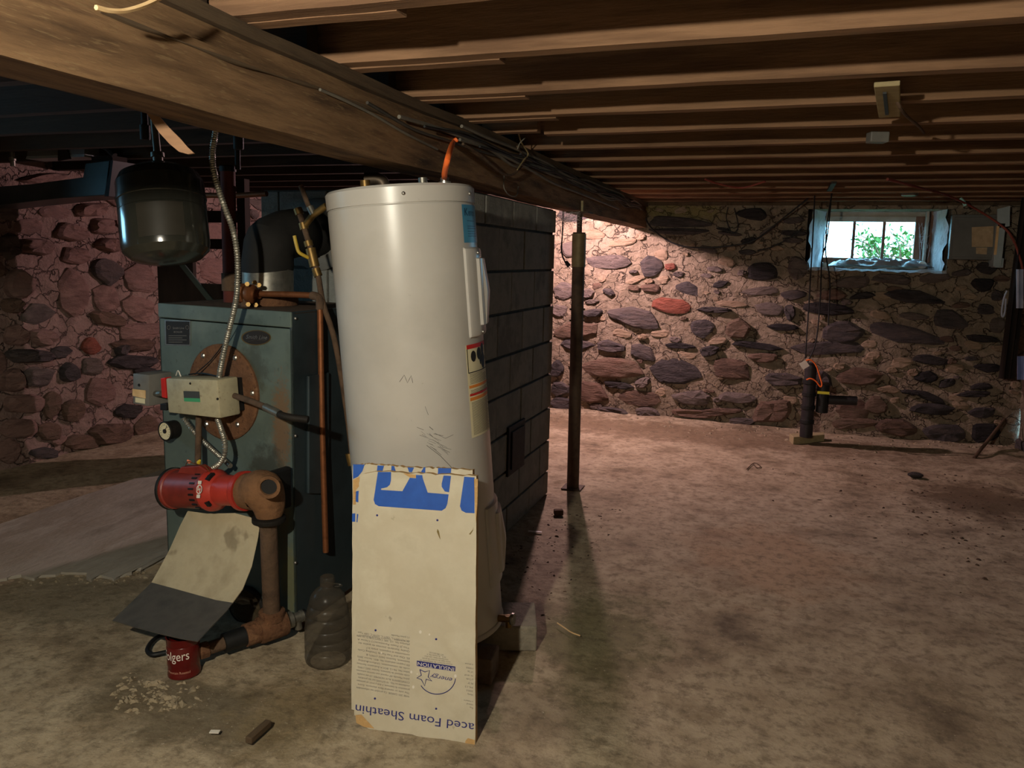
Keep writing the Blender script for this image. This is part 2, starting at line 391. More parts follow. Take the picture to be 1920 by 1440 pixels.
def wall_grid(name, p, q, z1, nrm, m_, hole=None, step=0.045, amp=0.014, reveal=None):
    """wall from p to q (xy), up to z1, rough front; hole in (u0,u1,z0,z1)"""
    L = math.hypot(q[0]-p[0], q[1]-p[1]); d = V((q[0]-p[0])/L, (q[1]-p[1])/L, 0)
    nu, nz_ = int(L/step), int((z1+0.05)/step); mb = MB(); idx = {}
    us = list(np.linspace(0, L, nu+1)); zs = list(np.linspace(-0.05, z1, nz_+1))
    if hole:
        for e, arr in ((hole[0], us), (hole[1], us), (hole[2], zs), (hole[3], zs)):
            k = min(range(len(arr)), key=lambda i: abs(arr[i]-e)); arr[k] = e
    vs = []; fs = []
    for i, u in enumerate(us):
        for j, z in enumerate(zs):
            P = V(p[0], p[1], 0)+d*u+V(0, 0, z)
            r = amp*(1.4*fbm(P[0]*2.2+P[1]*2.2, z*2.2, 3.1)+fbm(P[0]*9+P[1]*9, z*9, 7.7, 3))
            idx[i, j] = len(vs); vs.append(P+nrm*r)
    for i in range(len(us)-1):
        for j in range(len(zs)-1):
            if hole and us[i] >= hole[0]-1e-6 and us[i+1] <= hole[1]+1e-6 and zs[j] >= hole[2]-1e-6 and zs[j+1] <= hole[3]+1e-6: continue
            fs.append((idx[i, j], idx[i+1, j], idx[i+1, j+1], idx[i, j+1]))
    mb.add(vs, fs)
    B = V(p[0], p[1], 0); T = 0.5
    def q4(a, b, c, e): mb.add([a, b, c, e], [(0, 1, 2, 3)])
    if hole:
        u0, u1, h0, h1 = hole; flare = 0.02
        c1 = [B+d*u0+V(0, 0, h0), B+d*u1+V(0, 0, h0), B+d*u1+V(0, 0, h1), B+d*u0+V(0, 0, h1)]
        c2 = [c1[0]-nrm*T+d*flare, c1[1]-nrm*T-d*flare, c1[2]-nrm*T-d*flare, c1[3]-nrm*T+d*flare]
        for i in range(4): q4(c1[i], c1[(i+1) % 4], c2[(i+1) % 4], c2[i])
        # outer skin in four strips
        o = lambda u, z: B+d*u-nrm*T+V(0, 0, z)
        for (a, b, c, e) in ((0, u0+flare, -.05, z1), (u1-flare, L, -.05, z1), (u0+flare, u1-flare, -.05, h0), (u0+flare, u1-flare, h1, z1)):
            q4(o(a, c), o(b, c), o(b, e), o(a, e))
    else:
        o = lambda u, z: B+d*u-nrm*T+V(0, 0, z)
        q4(o(0, -.05), o(L, -.05), o(L, z1), o(0, z1))
    q4(B+V(0, 0, z1), B+d*L+V(0, 0, z1), B+d*L-nrm*T+V(0, 0, z1), B-nrm*T+V(0, 0, z1))
    return struct(mb.build(name, m_, recalc=False))
nB, nL, nR, nF = V(0, -1, 0), V(1, 0, 0), V(-1, 0, 0), V(0, 1, 0)
wall_back = wall_grid('wall_back', (XL-.5, YB), (XR+.5, YB), 2.12, nB, m_mortar, (WIN[0]-XL+.5, WIN[1]-XL+.5, WIN[2], WIN[3]))
wall_left = wall_grid('wall_left', (XL, YF), (XL, YB), 2.12, nL, m_mortar_l, (1.10-YF, 2.00-YF, 1.36, 1.80))
wall_right = wall_grid('wall_right', (XR, YF), (XR, YB), 2.12, nR, m_mortar)
wall_front = wall_grid('wall_front', (XL, YF), (XR, YF), 2.12, nF, m_mortar)
fb = lambda px, py: at_y(px, py, YB)
BST = """1137 490 88 27 3 g|1220 500 46 42 10 d|1257 500 26 15 -15 r|1060 545 46 32 0 g|1103 551 26 20 0 g|1143 547 22 14 20 d|1222 540 38 18 0 b|1290 541 54 28 6 d|1258 573 74 32 12 r|1190 596 98 40 16 d|1050 583 30 25 0 g|1110 586 40 16 0 d|1316 614 48 38 -10 d|1080 620 96 32 0 b|1080 646 76 22 2 d|1147 650 62 22 10 d|1206 661 52 26 18 d|1275 648 54 12 4 k|1286 666 42 16 8 t|1331 658 36 18 -8 d|1150 691 128 44 4 b|1045 693 30 34 0 d|1268 700 98 50 3 d|1112 736 60 44 5 b|1050 729 40 30 5 d|1060 759 52 28 8 d|1160 722 60 13 5 k|1205 717 32 20 -20 g|1195 746 92 34 3 b|1300 745 80 30 2 g|1118 761 24 14 0 g|1150 771 64 20 6 d|1212 771 52 19 6 g|1302 775 92 17 2 b|1430 507 64 40 0 k|1497 504 38 50 10 g|1350 533 32 14 -12 d|1383 617 52 40 -5 b|1480 587 22 30 0 d|1445 581 62 30 10 g|1487 553 52 20 0 d|1425 546 84 18 -4 g|1340 581 64 12 2 d|1553 580 98 24 6 k|1598 530 78 26 0 g|1617 555 52 13 -4 d|1563 553 62 24 0 b|1713 558 114 28 6 d|1843 533 52 30 6 k|1805 512 42 15 -6 g|1780 598 72 34 8 d|1711 593 66 16 0 g|1848 580 40 22 0 d|1580 622 84 38 -4 d|1697 627 150 34 9 d|1843 634 62 15 6 k|1467 613 62 16 4 k|1420 648 92 14 7 k|1553 653 148 27 2 d|1430 670 58 18 0 b|1637 667 40 17 -15 t|1743 674 74 21 9 k|1820 672 32 9 0 d|1852 689 54 19 4 k|1737 707 46 24 0 k|1370 693 76 42 6 b|1470 711 76 30 4 d|1535 714 58 36 0 d|1613 707 84 36 2 b|1775 718 32 17 -20 d|1838 725 48 15 0 d|1826 738 72 13 -3 k|1741 744 64 16 18 k|1708 736 40 9 8 k|1383 746 80 23 2 g|1347 771 112 17 -2 b|1450 771 84 46 -10 b|1597 768 72 42 0 b|1642 760 48 38 -4 b|1747 767 112 22 3 d|1841 773 62 21 0 d|1600 794 102 24 0 b|1684 801 92 38 4 b|1773 811 92 42 0 d|1849 811 56 42 0 k|1413 401 68 24 4 k|1270 417 122 24 3 d|1272 434 118 13 0 d|1357 430 26 8 10 d|1368 438 52 10 6 d|1403 452 32 14 -10 k|1487 413 46 12 -6 d|1490 437 54 12 4 d|1487 451 42 12 6 d|1402 473 38 12 0 d|1675 523 80 22 2 g|1752 520 62 22 -4 g|1851 503 48 25 0 k|1328 467 40 14 10 g|1440 432 40 9 -30 g|1340 505 34 12 8 g|1393 512 22 12 0 g|1330 560 40 12 0 t|1375 570 60 14 4 t|1170 455 60 14 -6 t|1110 440 50 20 0 t|1190 525 40 12 -20 t|1165 625 40 16 10 t|1240 625 44 16 0 t|1345 640 40 14 -8 t|1240 735 20 18 30 t|1390 790 60 14 0 d|1655 555 36 18 0 t|1650 590 40 16 10 t|1630 645 40 16 0 t|1690 680 42 24 0 t|1665 730 46 16 0 t|1790 690 40 20 0 t|1795 745 44 16 0 t|1870 610 30 30 0 g|1870 555 26 24 0 d|1820 555 30 14 0 t"""
placed = {'B': [], 'L': []}
for rec in BST.split('|'):
    a = rec.split(); cx, cy, w, h, r = map(float, a[:5])
    stone(wall_back, fb, nB, cx, cy, w, h, r, a[5], proud=(random.uniform(.012, .022) if a[5] == 't' else random.uniform(.022, .05)))
    P = fb(cx, cy); s = np.linalg.norm(fb(cx+10, cy)-P)/10; placed['B'].append((P[0], P[2], w*s/2, h*s/2))
fl = lambda px, py: at_x(px, py, XL)
LST = """137 547 66 88 0 p|200 510 58 48 0 d|196 560 58 54 0 p|262 523 70 62 0 p|257 577 64 46 0 p|200 598 66 34 8 b|262 620 92 38 -4 p|170 650 42 34 0 r|249 647 84 30 0 b|247 679 92 30 2 d|187 733 62 58 -20 p|268 696 46 20 0 k|200 812 86 48 0 b|273 803 50 50 0 b|33 530 56 56 0 p|68 588 66 42 0 g|28 630 52 44 0 p|76 632 46 40 0 p|50 668 84 28 0 d|68 706 66 42 0 g|20 712 40 48 0 p|42 758 76 42 0 p|96 757 36 56 0 b|30 802 74 38 0 p|14 846 48 46 0 p|100 398 70 28 4 p|167 393 56 32 0 p|50 424 56 32 0 p|127 435 68 38 0 p|190 424 48 34 0 p|204 458 56 30 0 p|66 462 66 34 0 p|140 478 60 34 0 p|84 334 96 20 -4 p|18 396 40 40 0 g|12 460 36 50 0 g|20 575 36 30 0 b|112 660 40 30 0 d|125 700 40 40 0 d|135 770 40 50 0 b|150 830 70 30 0 b|90 810 50 40 0 b|85 850 60 24 0 d|240 850 60 30 0 d|240 770 50 30 0 k|225 655 24 24 0 d|295 470 50 50 0 p|290 420 50 40 0 p|395 440 60 50 0 p|400 505 70 60 0 p|350 550 60 40 0 d|330 500 50 40 0 d"""
for rec in LST.split('|'):
    a = rec.split(); cx, cy, w, h, r = map(float, a[:5])
    stone(wall_left, fl, nL, cx, cy, w, h, r, a[5], proud=random.uniform(.02, .07))
    P = fl(cx, cy); P2 = fl(cx+w/2, cy); placed['L'].append((P[1], P[2], abs(P2[1]-P[1]), np.linalg.norm(fl(cx, cy+h/2)-P)))
def fill(wall, fn, nrm, key, u0, u1, z0, z1, n, tones, hole=None, size=(.05, .15)):
    L = placed.setdefault(key, []); tries = 0; k = 0
    while k < n and tries < 12000:
        tries += 1; w = random.uniform(*size); h = w*random.uniform(.35, .75); u = random.uniform(u0, u1); z = random.uniform(z0, z1)
        if any(((u-a)/(w+b))**2+((z-c)/(h+d))**2 < 0.72 for a, c, b, d in L): continue
        if hole and hole[0]-w < u < hole[1]+w and hole[2]-h < z < hole[3]+h: continue
        L.append((u, z, w, h)); k += 1
        stone(wall, fn, nrm, u, z, 2*w, 2*h, random.uniform(-12, 12), random.choice(tones), random.uniform(.012, .035))
fill(wall_back, lambda u, z: V(u, YB, z), nB, 'B', -1.9, 1.8, 0.02, 1.86, 70, 'tttgb', WIN, (.025, .07))
fill(wall_back, lambda u, z: V(u, YB, z), nB, 'B', -4.5, -1.7, 0.02, 1.86, 70, 'pgbdt', None, (.08, .22))
fill(wall_left, lambda u, z: V(XL, u, z), nL, 'L', 2.6, 6.8, 0.02, 1.86, 90, 'ppgb', None, (.05, .17))
fill(wall_right, lambda u, z: V(XR, u, z), nR, 'R', 3.6, 6.8, 0.02, 1.86, 70, 'gbdt', None, (.08, .2))
# ---- ceiling: subfloor boards and joists
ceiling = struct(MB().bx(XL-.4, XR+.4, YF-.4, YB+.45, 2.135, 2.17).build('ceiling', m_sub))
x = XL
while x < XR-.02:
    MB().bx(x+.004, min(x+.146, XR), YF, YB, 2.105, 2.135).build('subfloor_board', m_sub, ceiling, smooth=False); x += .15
JY = [-1.83, -1.42, -1.01, -0.60, -0.19, 0.22, 0.63, 1.04, 1.44, 1.863, 2.307, 2.69, 3.11, 3.52, 3.95, 4.385, 4.78, 5.17, 5.57, 5.97, 6.37, 6.72]
beam_x = lambda y: -1.145-0.002*(y-0.9)      # right-hand face of the beam
def joist(x0, x1, y, z0, th=.05, z1=2.105, name='joist', m_=None):
    n = 26; g = []
    for s in range(5):
        row = []
        for i in range(n):
            xx = x0+(x1-x0)*i/(n-1); w = 0.003*fbm(xx*2, y*3, 2)
            yy, zz = [(y, z1), (y, z0+w), (y+th, z0+w), (y+th, z1), (y, z1)][s]
            row.append(V(xx, yy+0.004*fbm(xx*1.5, y*5, 8), zz))
        g.append(row)
    mb = MB().sheet(g); c = [0, n, 2*n, 3*n]; mb.f += [tuple(c), tuple(i+n-1 for i in reversed(c))]
    return mb.build(name, m_ or m_joist, ceiling, ang=30)
for i, y in enumerate(JY):
    xs0 = beam_x(y)-0.10
    if abs(y-3.11) < .01: xs0 = at_z(1015, 250, JZ)[0]
    joist(xs0, XR+.1, y, JZ)
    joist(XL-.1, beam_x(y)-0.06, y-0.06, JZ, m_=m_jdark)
# short sistered pieces near the beam
for (y, px, py, dz) in ((1.44, 748, 20, -.002), (1.863, 940, 112, -.004), (2.307, 980, 176, -.003), (2.69, 1045, 222, -.003)):
    joist(beam_x(y)-0.05, at_z(px, py, JZ)[0], y+.052, JZ+dz, .045, name='sister_joist')
joist(beam_x(3.11)-0.05, at_z(1000, 243, JZ)[0], 3.03, JZ, .045, name='sister_joist')
# sill plate on the wall
MB().bx(XL, XR, YB-.02, YB+.14, 1.875, 2.105).build('sill_plate', m_timber2, ceiling, smooth=False)
# ---- main beam
beam = thing('timber_beam', 'long rough brown timber beam crossing the ceiling above the water heater', 'beam', (-1.2, 2.4, 1.68))
def beam_piece(name, z0, z1, dx0, dx1, m_, y0=-2.15, y1=6.86, jit=.006, par=None):
    n = 70; g = []
    for s in range(5):
        row = []
        for i in range(n):
            y = y0+(y1-y0)*i/(n-1); X = beam_x(y); sag = 0.008*fbm(y*.8, 1.1)
            a, z = [(dx1, z1), (dx0, z1), (dx0, z0), (dx1, z0), (dx1, z1)][s]
            row.append(V(X+a+jit*fbm(y*3, s*2.7, 3) if s != 4 else g[0][i][0], y, z+sag+jit*.7*fbm(y*2.3, s*1.3, 5)) if s != 4 else g[0][i])
        g.append(row)
    mb = MB().sheet(g); c = [0, n, 2*n, 3*n]; mb.f += [tuple(c), tuple(i+n-1 for i in reversed(c))]
    return mb.build(name, m_, par or beam, ang=30)
beam_piece('lower_timber', 1.685, 1.822, -0.145, 0.0, m_timber)
beam_piece('upper_timber', 1.815, 1.868, -0.145, -0.012, m_timber)
beam_piece('ledger', 1.866, 1.897, -0.140, 0.010, m_timber2, jit=.004)
# torn splinter hanging off the lower timber
s0 = [at_x(px, py, -1.085) for px, py in ((180, 14), (205, 20), (235, 20), (270, 10), (300, -4))]
MB().tube(spl(s0, 5), lambda t: 0.0045, 6).build('splinter', m_splint, beam)
s1 = [at_x(px, py, beam_x(2)-.005+.012) for px, py in ((188, 20), (260, 48), (340, 78), (430, 112), (520, 142), (610, 170), (680, 198), (740, 225))]
MB().tube(spl(s1, 5), lambda t: 0.0035+.002*math.sin(t*23), 5).build('splinter', m_timber2, beam)
# ---- steel post under the beam
m_post = mat('post_steel', [(44, 34, 28), (78, 62, 48), (60, 48, 38)], scale=9, rough=0.7, metal=0.3, bump=0.2, bscale=40)
m_postl = mat('post_sleeve', [(92, 80, 56), (128, 112, 80)], scale=12, rough=0.6, metal=0.4)
pb = at_z(1074, 915); pt = at_y(1087, 400, 4.46); pt[2] = 1.672
post = thing('steel_post', 'dark rusty steel jack post standing under the timber beam', 'post', pb)
ax = pt-pb; P = lambda t: pb+ax*t
MB().cyl(P(0.0), P(.93), .037, n=20).build('tube', m_post, post)
MB().cyl(P(.81), P(.925), .041, n=20).build('sleeve', m_postl, post)
MB().lathe([(.018, 0), (.022, .005)]*0+[(.016, 0), (.016, .13)], P(.925), ax, 12).build('screw', m_post, post)
MB().box(pt-V(0, 0, .004), (.13, .13, .008)).build('top_plate', m_post, post, smooth=False)
MB().box(pb+V(0, 0, .004), (.12, .12, .008)).build('base_plate', m_post, post, smooth=False)
for t in (.62, .66):
    MB().cyl(P(t)-rt*.046, P(t)+rt*.046, .006, n=8).build('pin', m_post, post)
# ---- block chimney
m_block = mat('block_grey', [(110, 110, 104), (136, 136, 128), (122, 122, 116)], scale=10, rough=0.95, bump=0.5, bscale=90, rand=0.3)
m_bmort = mat('block_joint', [(70, 68, 62), (90, 88, 80)], scale=14, rough=0.95, bump=0.4, bscale=60)
CH = dict(x0=-2.24, x1=-1.25, y0=2.97, y1=4.33)
chim = thing('block_chimney', 'grey concrete block chimney base behind the water heater', 'chimney', (-1.75, 3.65, 0))
MB().bx(CH['x0']+.012, CH['x1']-.012, CH['y0']+.012, CH['y1']-.012, 0, 1.675).build('core', m_bmort, chim, smooth=False)
CT = [0.0, .143, .332, .530, .733, .925, 1.133, 1.335, 1.54, 1.675]
def block(x0, x1, y0, y1, z0, z1):
    MB().bx(x0, x1, y0, y1, z0, z1).build('concrete_block', m_block, chim, smooth=False, bev=.004)
for c in range(len(CT)-1):
    z0, z1 = CT[c]+.006, CT[c+1]-.006; off = 0.185 if c % 2 else 0.0; j = lambda: random.uniform(-.003, .003)
    edges = [CH['y1']]; y = CH['y1']-(.37 if not c % 2 else .185)
    while y > CH['y0']+.1: edges.append(y); y -= .37
    edges.append(CH['y0'])
    for a, b_ in zip(edges, edges[1:]):
        block(CH['x1']-.09, CH['x1']+j(), b_+.005, a-.005, z0, z1)
        block(CH['x0']+j(), CH['x0']+.09, b_+.005, a-.005, z0, z1)
    xe = [CH['x1']-.095]; x = CH['x1']-(.18 if not c % 2 else .36)-.095
    while x > CH['x0']+.15: xe.append(x); x -= .37
    xe.append(CH['x0']+.095)
    for a, b_ in zip(xe, xe[1:]):
        block(b_+.005, a-.005, CH['y0']+j(), CH['y0']+.09, z0, z1); block(b_+.005, a-.005, CH['y1']-.09, CH['y1']+j(), z0, z1)
m_iron = mat('black_iron', [(22, 20, 19), (40, 36, 32)], scale=18, rough=0.65, metal=0.3, bump=0.2, bscale=60)
d0 = at_x(949, 870, CH['x1']); d1 = at_x(981, 800, CH['x1']); d2 = at_x(949, 892, CH['x1']); d3 = at_x(981, 785, CH['x1'])
za, zb = at_x(965, 882, CH['x1'])[2], at_x(965, 793, CH['x1'])[2]
do = MB().bx(CH['x1']-.003, CH['x1']+.012, d0[1], d1[1], za, zb).build('cleanout_door', m_iron, chim, smooth=False, bev=.003)
MB().bx(CH['x1']+.012, CH['x1']+.02, d0[1]+.035, d1[1]-.035, za+.03, zb-.03).build('door_plate', m_iron, do, smooth=False, bev=.003)
# ================================================================== WATER HEATER
m_enam = mat('heater_enamel', [(174, 170, 163), (183, 179, 172), (178, 174, 167)], scale=3, rough=0.32, spec=0.5, rvar=0.05, bump=0.015, bscale=6,
    speck=(55, (150, 144, 136), 0.74, 0.5))
m_plastic = mat('panel_white', [(180, 176, 170), (188, 185, 179)], scale=6, rough=0.3, spec=0.5)
m_brass = mat('brass', [(92, 72, 40), (130, 104, 60), (110, 88, 50)], scale=20, rough=0.45, metal=0.7)
m_chrome = mat('zinc', [(150, 148, 142), (186, 184, 178)], scale=20, rough=0.35, metal=0.9)
m_galv = mat('galvanised', [(110, 108, 100), (150, 146, 136)], scale=26, rough=0.45, metal=0.8)
m_paper = mat('label_cream', [(206, 196, 160), (216, 207, 172)], scale=12, rough=0.7)
m_white = mat('print_white', [(214, 208, 196)], rough=0.6)
m_blue = mat('print_blue', [(34, 78, 160), (42, 90, 178)], scale=20, rough=0.5)
m_navy = mat('print_navy', [(40, 44, 110)], rough=0.6)
m_ink = mat('print_ink', [(34, 30, 28)], rough=0.7)
m_greyink = mat('print_grey', [(112, 108, 104)], rough=0.7)
m_redink = mat('print_red', [(186, 40, 34)], rough=0.6)
m_orgink = mat('print_orange', [(214, 128, 52)], rough=0.6)
m_cyanl = mat('label_blue', [(60, 124, 158), (74, 140, 172)], scale=14, rough=0.35)
HB, HT, HRAD = V(-1.100, 2.400, .100), V(-1.222, 2.358, 1.612), 0.243
hax = unit(HT-HB); HH = np.linalg.norm(HT-HB)
hv = unit(CAM-(HB+HT)/2); hx = unit(np.cross(hax, V(0, 0, 1)*0+(-hv)))     # hx: to the right as the camera sees it
hx = unit(rt-hax*(rt@hax)); hy = unit(np.cross(hx, hax))                   # hy points away from / toward the camera
if hy@fw > 0: hy = -hy
def HS(a, h, r=HRAD):  # angle from the side facing the camera (deg, + = right), height
    t = math.radians(a); return HB+hax*h+(hy*math.cos(t)+hx*math.sin(t))*r
heater = thing('water_heater', 'tall white cylindrical water heater leaning on blocks beside the boiler', 'water heater', V(HB[0], HB[1], .10))
MB().lathe([(HRAD-.02, 0), (HRAD-.005, .002), (HRAD, .012), (HRAD, HH-.062), (HRAD-.003, HH-.058), (HRAD-.003, HH-.05)], HB, hax, 72).build('jacket', m_enam, heater, ang=30)
MB().lathe([(HRAD+.002, HH-.056), (HRAD+.003, HH-.008), (HRAD-.004, HH), (HRAD-.02, HH+.002), (.03, HH+.004)], HB, hax, 72).build('top_cap', m_enam, heater, ang=40)
MB().lathe([(HRAD+.003, 0), (HRAD+.004, .012), (HRAD+.001, .018)], HB+hax*.004, hax, 72, cap=False).build('bottom_rim', m_enam, heater)
def hang(px, py):
    """angle and height on the jacket seen at a photo pixel"""
    d = ray(px, py); w = CAM-HB
    dp = d-hax*(d@hax); wp = w-hax*(w@hax)
    A, B, C = dp@dp, 2*dp@wp, wp@wp-HRAD**2; disc = B*B-4*A*C
    t = (-B-math.sqrt(max(disc, 0)))/(2*A); p = CAM+d*t-HB
    return math.degrees(math.atan2(p@hx, p@hy)), p@hax
def patch(a0, a1, h0, h1, r, thick=0.0008, n=10, m_=2):
    g = [[HS(a0+(a1-a0)*i/n, h0+(h1-h0)*j/m_, r) for i in range(n+1)] for j in range(m_+1)]
    return g
# screws on the cap rim
for px in (757, 879):
    a, _ = hang(px, 372); MB().ball(HS(a, HH-.030, HRAD+.004), .006, 8, 5).build('cap_screw', m_chrome, heater)
# access panels
aR = hang(886, 560)[0]
def access(h0, h1, aL, aR_, name):
    w = aR_-aL; g = []
    prof = [(0, .0), (.02, .006), (.05, .009), (.20, .010), (.235, .011), (.26, .019), (.29, .021), (.34, .021), (.37, .031), (.40, .033), (.60, .033), (.63, .031), (.66, .021), (.70, .021), (.74, .011), (.95, .009), (.98, .006), (1, 0)]
    hh = [(0, 0), (.015, .8), (.04, 1), (.12, 1), (.13, 1), (.5, 1), (.87, 1), (.88, 1), (.96, 1), (.985, .8), (1, 0)]
    for hz, s in hh:
        row = []
        for u, dr in prof:
            e = dr
            if dr > .012 and (hz < .125 or hz > .875): e = .011
            if dr > .022 and (hz < .18 or hz > .82): e = .021 if (hz >= .125 and hz <= .875) else .011
            row.append(HS(aL+w*u, h0+(h1-h0)*hz, HRAD+e*s+.0005))
        g.append(row)
    return MB().sheet(g).build(name, m_plastic, heater, ang=25, recalc=False)
a0 = hang(868, 470)[0]
upp = access(hang(893, 632)[1], hang(868, 464)[1], a0, a0+62, 'upper_access_panel')
a1 = hang(912, 1000)[0]
lowp = access(hang(930, 1096)[1], hang(915, 950)[1], a1, a1+62, 'lower_access_panel')
for (px, py) in ((889, 474), (899, 622), (931, 962)):
    a, h = hang(px, py); MB().ball(HS(a, h, HRAD+.013), .006, 8, 5).build('panel_screw', m_chrome, lowp if py > 900 else upp)
# blue maker's label
def band(name, a0, a1, h0, h1, m_, r=.0010, par=None, n=8): 
    return MB().sheet(patch(a0, a1, h0, h1, HRAD+r, n=n)).build(name, m_, par or heater, recalc=False)
al, ht_ = hang(865, 383); hb_ = hang(870, 455)[1]; ar = al+34
lab = band('brand_label', al, ar, hb_, ht_, m_cyanl)
mb = MB()
put_text(mb, 'K', lambda x, y: HS(al+3+x*5, ht_-.035+y*.024, HRAD+.0016)); put_text(mb, 'enmore', lambda x, y: HS(al+9+x*13, ht_-.035+y*.022, HRAD+.0016))
for i, f in enumerate((.42, .56, .62, .70, .76, .82)):
    mb.sheet(patch(al+6, al+20+(i % 3)*3, ht_-(ht_-hb_)*(f+.012), ht_-(ht_-hb_)*f, HRAD+.0016))
mb.build('label_print', mat('label_print', [(24, 44, 66)], rough=.5), lab, recalc=False, kind='stuff')
# long warning sticker
wl, wt = hang(872, 648); wb = hang(884, 822)[1]; wr = wl+36
st = band('warning_label', wl, wr, wb, wt, m_paper)
dh = wt-wb; W = lambda f: wt-dh*f
def wband(name, f0, f1, a0, a1, m_): return band(name, wl+(wr-wl)*a0, wl+(wr-wl)*a1, W(f1), W(f0), m_, r=.0016, par=st)
wband('red_strip', .0, .045, .03, .99, m_redink); wband('orange_strip', .435, .465, .03, .99, m_orgink)
wband('red_strip', .525, .55, .03, .99, m_redink); wband('orange_strip', .565, .60, .03, .99, m_orgink)
mb = MB()
for (u0, u1, f0, f1) in ((.03, .05, .045, .30), (.95, .97, .045, .30), (.03, .97, .293, .303)):
    mb.sheet(patch(wl+(wr-wl)*u0, wl+(wr-wl)*u1, W(f1), W(f0), HRAD+.0016))
k = 0
for f in np.arange(.315, .98, .0145):
    if .43 < f < .475 or .52 < f < .61: continue
    k += 1; e = (.62 if k in (1, 2) else .86+.1*((k*7) % 5)/5)
    mb.sheet(patch(wl+(wr-wl)*.07, wl+(wr-wl)*e, W(f+.004), W(f), HRAD+.0016, n=4, m_=1))
# pictogram: tap knobs, tap, hand under the jet
for (u, f, rx, ry) in ((.25, .13, .10, .014), (.72, .075, .10, .014), (.5, .115, .11, .016), (.55, .155, .05, .02), (.72, .20, .13, .022)):
    c = [HS(wl+(wr-wl)*(u+rx*math.cos(t)), W(f)+ry*2.2*math.sin(t)*.6, HRAD+.0017) for t in np.linspace(0, 2*math.pi, 13)[:-1]]
    mb.add(c, [tuple(range(12))])
for q in range(4):
    mb.sheet(patch(wl+(wr-wl)*(.60+.09*q), wl+(wr-wl)*(.64+.09*q), W(.20), W(.155+.006*abs(q-1.5)), HRAD+.0017, n=2, m_=1))
mb.build('warning_print', m_ink, st, recalc=False, kind='stuff')
# pencilled mark, scuffs
mb = MB()
def stroke(pts, r=.0012):
    P = []
    for a in range(len(pts)-1):
        for t in (0, .5): 
            A_, H_ = hang(pts[a][0]+(pts[a+1][0]-pts[a][0])*t, pts[a][1]+(pts[a+1][1]-pts[a][1])*t); P.append(HS(A_, H_, HRAD+.0003))
    A_, H_ = hang(*pts[-1]); P.append(HS(A_, H_, HRAD+.0003)); mb.tube(P, r, 4)
stroke([(749, 716), (758, 703), (764, 718), (771, 704), (774, 718)], .0008)
for _ in range(24):
    x0 = random.gauss(808, 14); y0 = 822+(x0-808)*.8+random.gauss(0, 8); l = random.uniform(5, 18)
    stroke([(x0, y0), (x0+l, y0+l*random.uniform(.2, 1.0))], random.uniform(.0003, .0007))
stroke([(800, 835), (826, 855), (850, 880)], .0009); stroke([(805, 800), (812, 806)], .001); stroke([(797, 762), (803, 778)], .0007)
stroke([(815, 812), (835, 822), (850, 815)], .0006)
mb.build('scuff_marks', m_greyink, heater, recalc=False, kind='stuff')
# fittings on top
for (a, r_, hgt, m_) in ((150, .13, .05, m_galv), (-60, .12, .035, m_brass)):
    p = HB+hax*HH+(hy*math.cos(math.radians(a))+hx*math.sin(math.radians(a)))*r_
    MB().cyl(p, p+hax*hgt, .016, n=12).build('pipe_nipple', m_, heater)
el0 = HB+hax*HH+hx*(-.065)+hy*(-.06)
MB().tube(spl([el0, el0+hax*.035, el0+hax*.05-hx*.02, el0+hax*.052-hx*.06], 6), .022, 12).build('relief_elbow', mat('dull_bronze', [(70, 60, 50), (98, 86, 72)], scale=20, rough=.5, metal=.7), heater)
cg = at_d(832, 354, 2.42); cg = HB+hax*(HH+.004)+hx*((cg-HB)@hx)+hy*.10
MB().lathe([(.020, 0), (.020, .006), (.014, .008), (.014, .018), (.011, .02)], cg, hax, 14).build('cable_clamp', m_chrome, heater)
# drain valve near the base
a, h = hang(930, 1165)
dv = HS(a+6, h, HRAD); dn = unit(dv-(HB+hax*h))
MB().tube([dv-dn*.01, dv+dn*.045], .013, 10).tube([dv+dn*.035+hax*.012, dv+dn*.035-hax*.03], .011, 10).build('drain_valve', m_brass, heater)
MB().lathe([(.020, 0), (.022, .004), (.02, .012)], dv+dn*.045, dn, 10).build('valve_knob', m_galv, heater)
# orange cable to the beam
m_orange = mat('orange_jacket', [(232, 104, 44), (242, 120, 56)], scale=30, rough=.5)
bx_ = beam_x(2.2)+.012
oc = spl([cg+hax*.018, at_d(834, 322, 2.36), at_d(841, 292, 2.30), at_x(849, 268, bx_), at_x(856, 262, bx_)], 8)
tag(MB().tube(oc, .009, 10).build('power_cable', m_orange), 'orange power cable rising from the water heater top to the beam', 'cable')
# blocks under the heater
m_cblk = mat('support_block', [(104, 98, 86), (140, 132, 116), (122, 114, 100)], scale=12, rough=.95, bump=.5, bscale=70)
m_brick = mat('old_brick', [(88, 76, 64), (118, 100, 84), (104, 88, 74)], scale=12, rough=.95, bump=.5, bscale=60)
def sblock(name, c, d, rz, m_, lab):
    A = [(math.cos(rz), math.sin(rz), 0), (-math.sin(rz), math.cos(rz), 0), (0, 0, 1)]
    return tag(MB().box(c, d, A).build(name, m_, bev=.006, smooth=False), lab, 'block', 'blocks propping up the water heater')
b1 = at_z(978, 1230); sblock('support_block', (b1[0]-.115, b1[1]+.095, .049), (.26, .20, .094), .35, m_cblk, 'pale concrete block under the water heater, its corner sticking out')
b2 = at_z(925, 1295); sblock('support_brick', (b2[0]-.13, b2[1]+.06, .047), (.22, .11, .090), .12, m_brick, 'dark brick under the front of the water heater')
sblock('support_block', (-1.27, 2.48, .040), (.20, .19, .074), -.2, m_cblk, 'concrete block under the boiler side of the water heater')
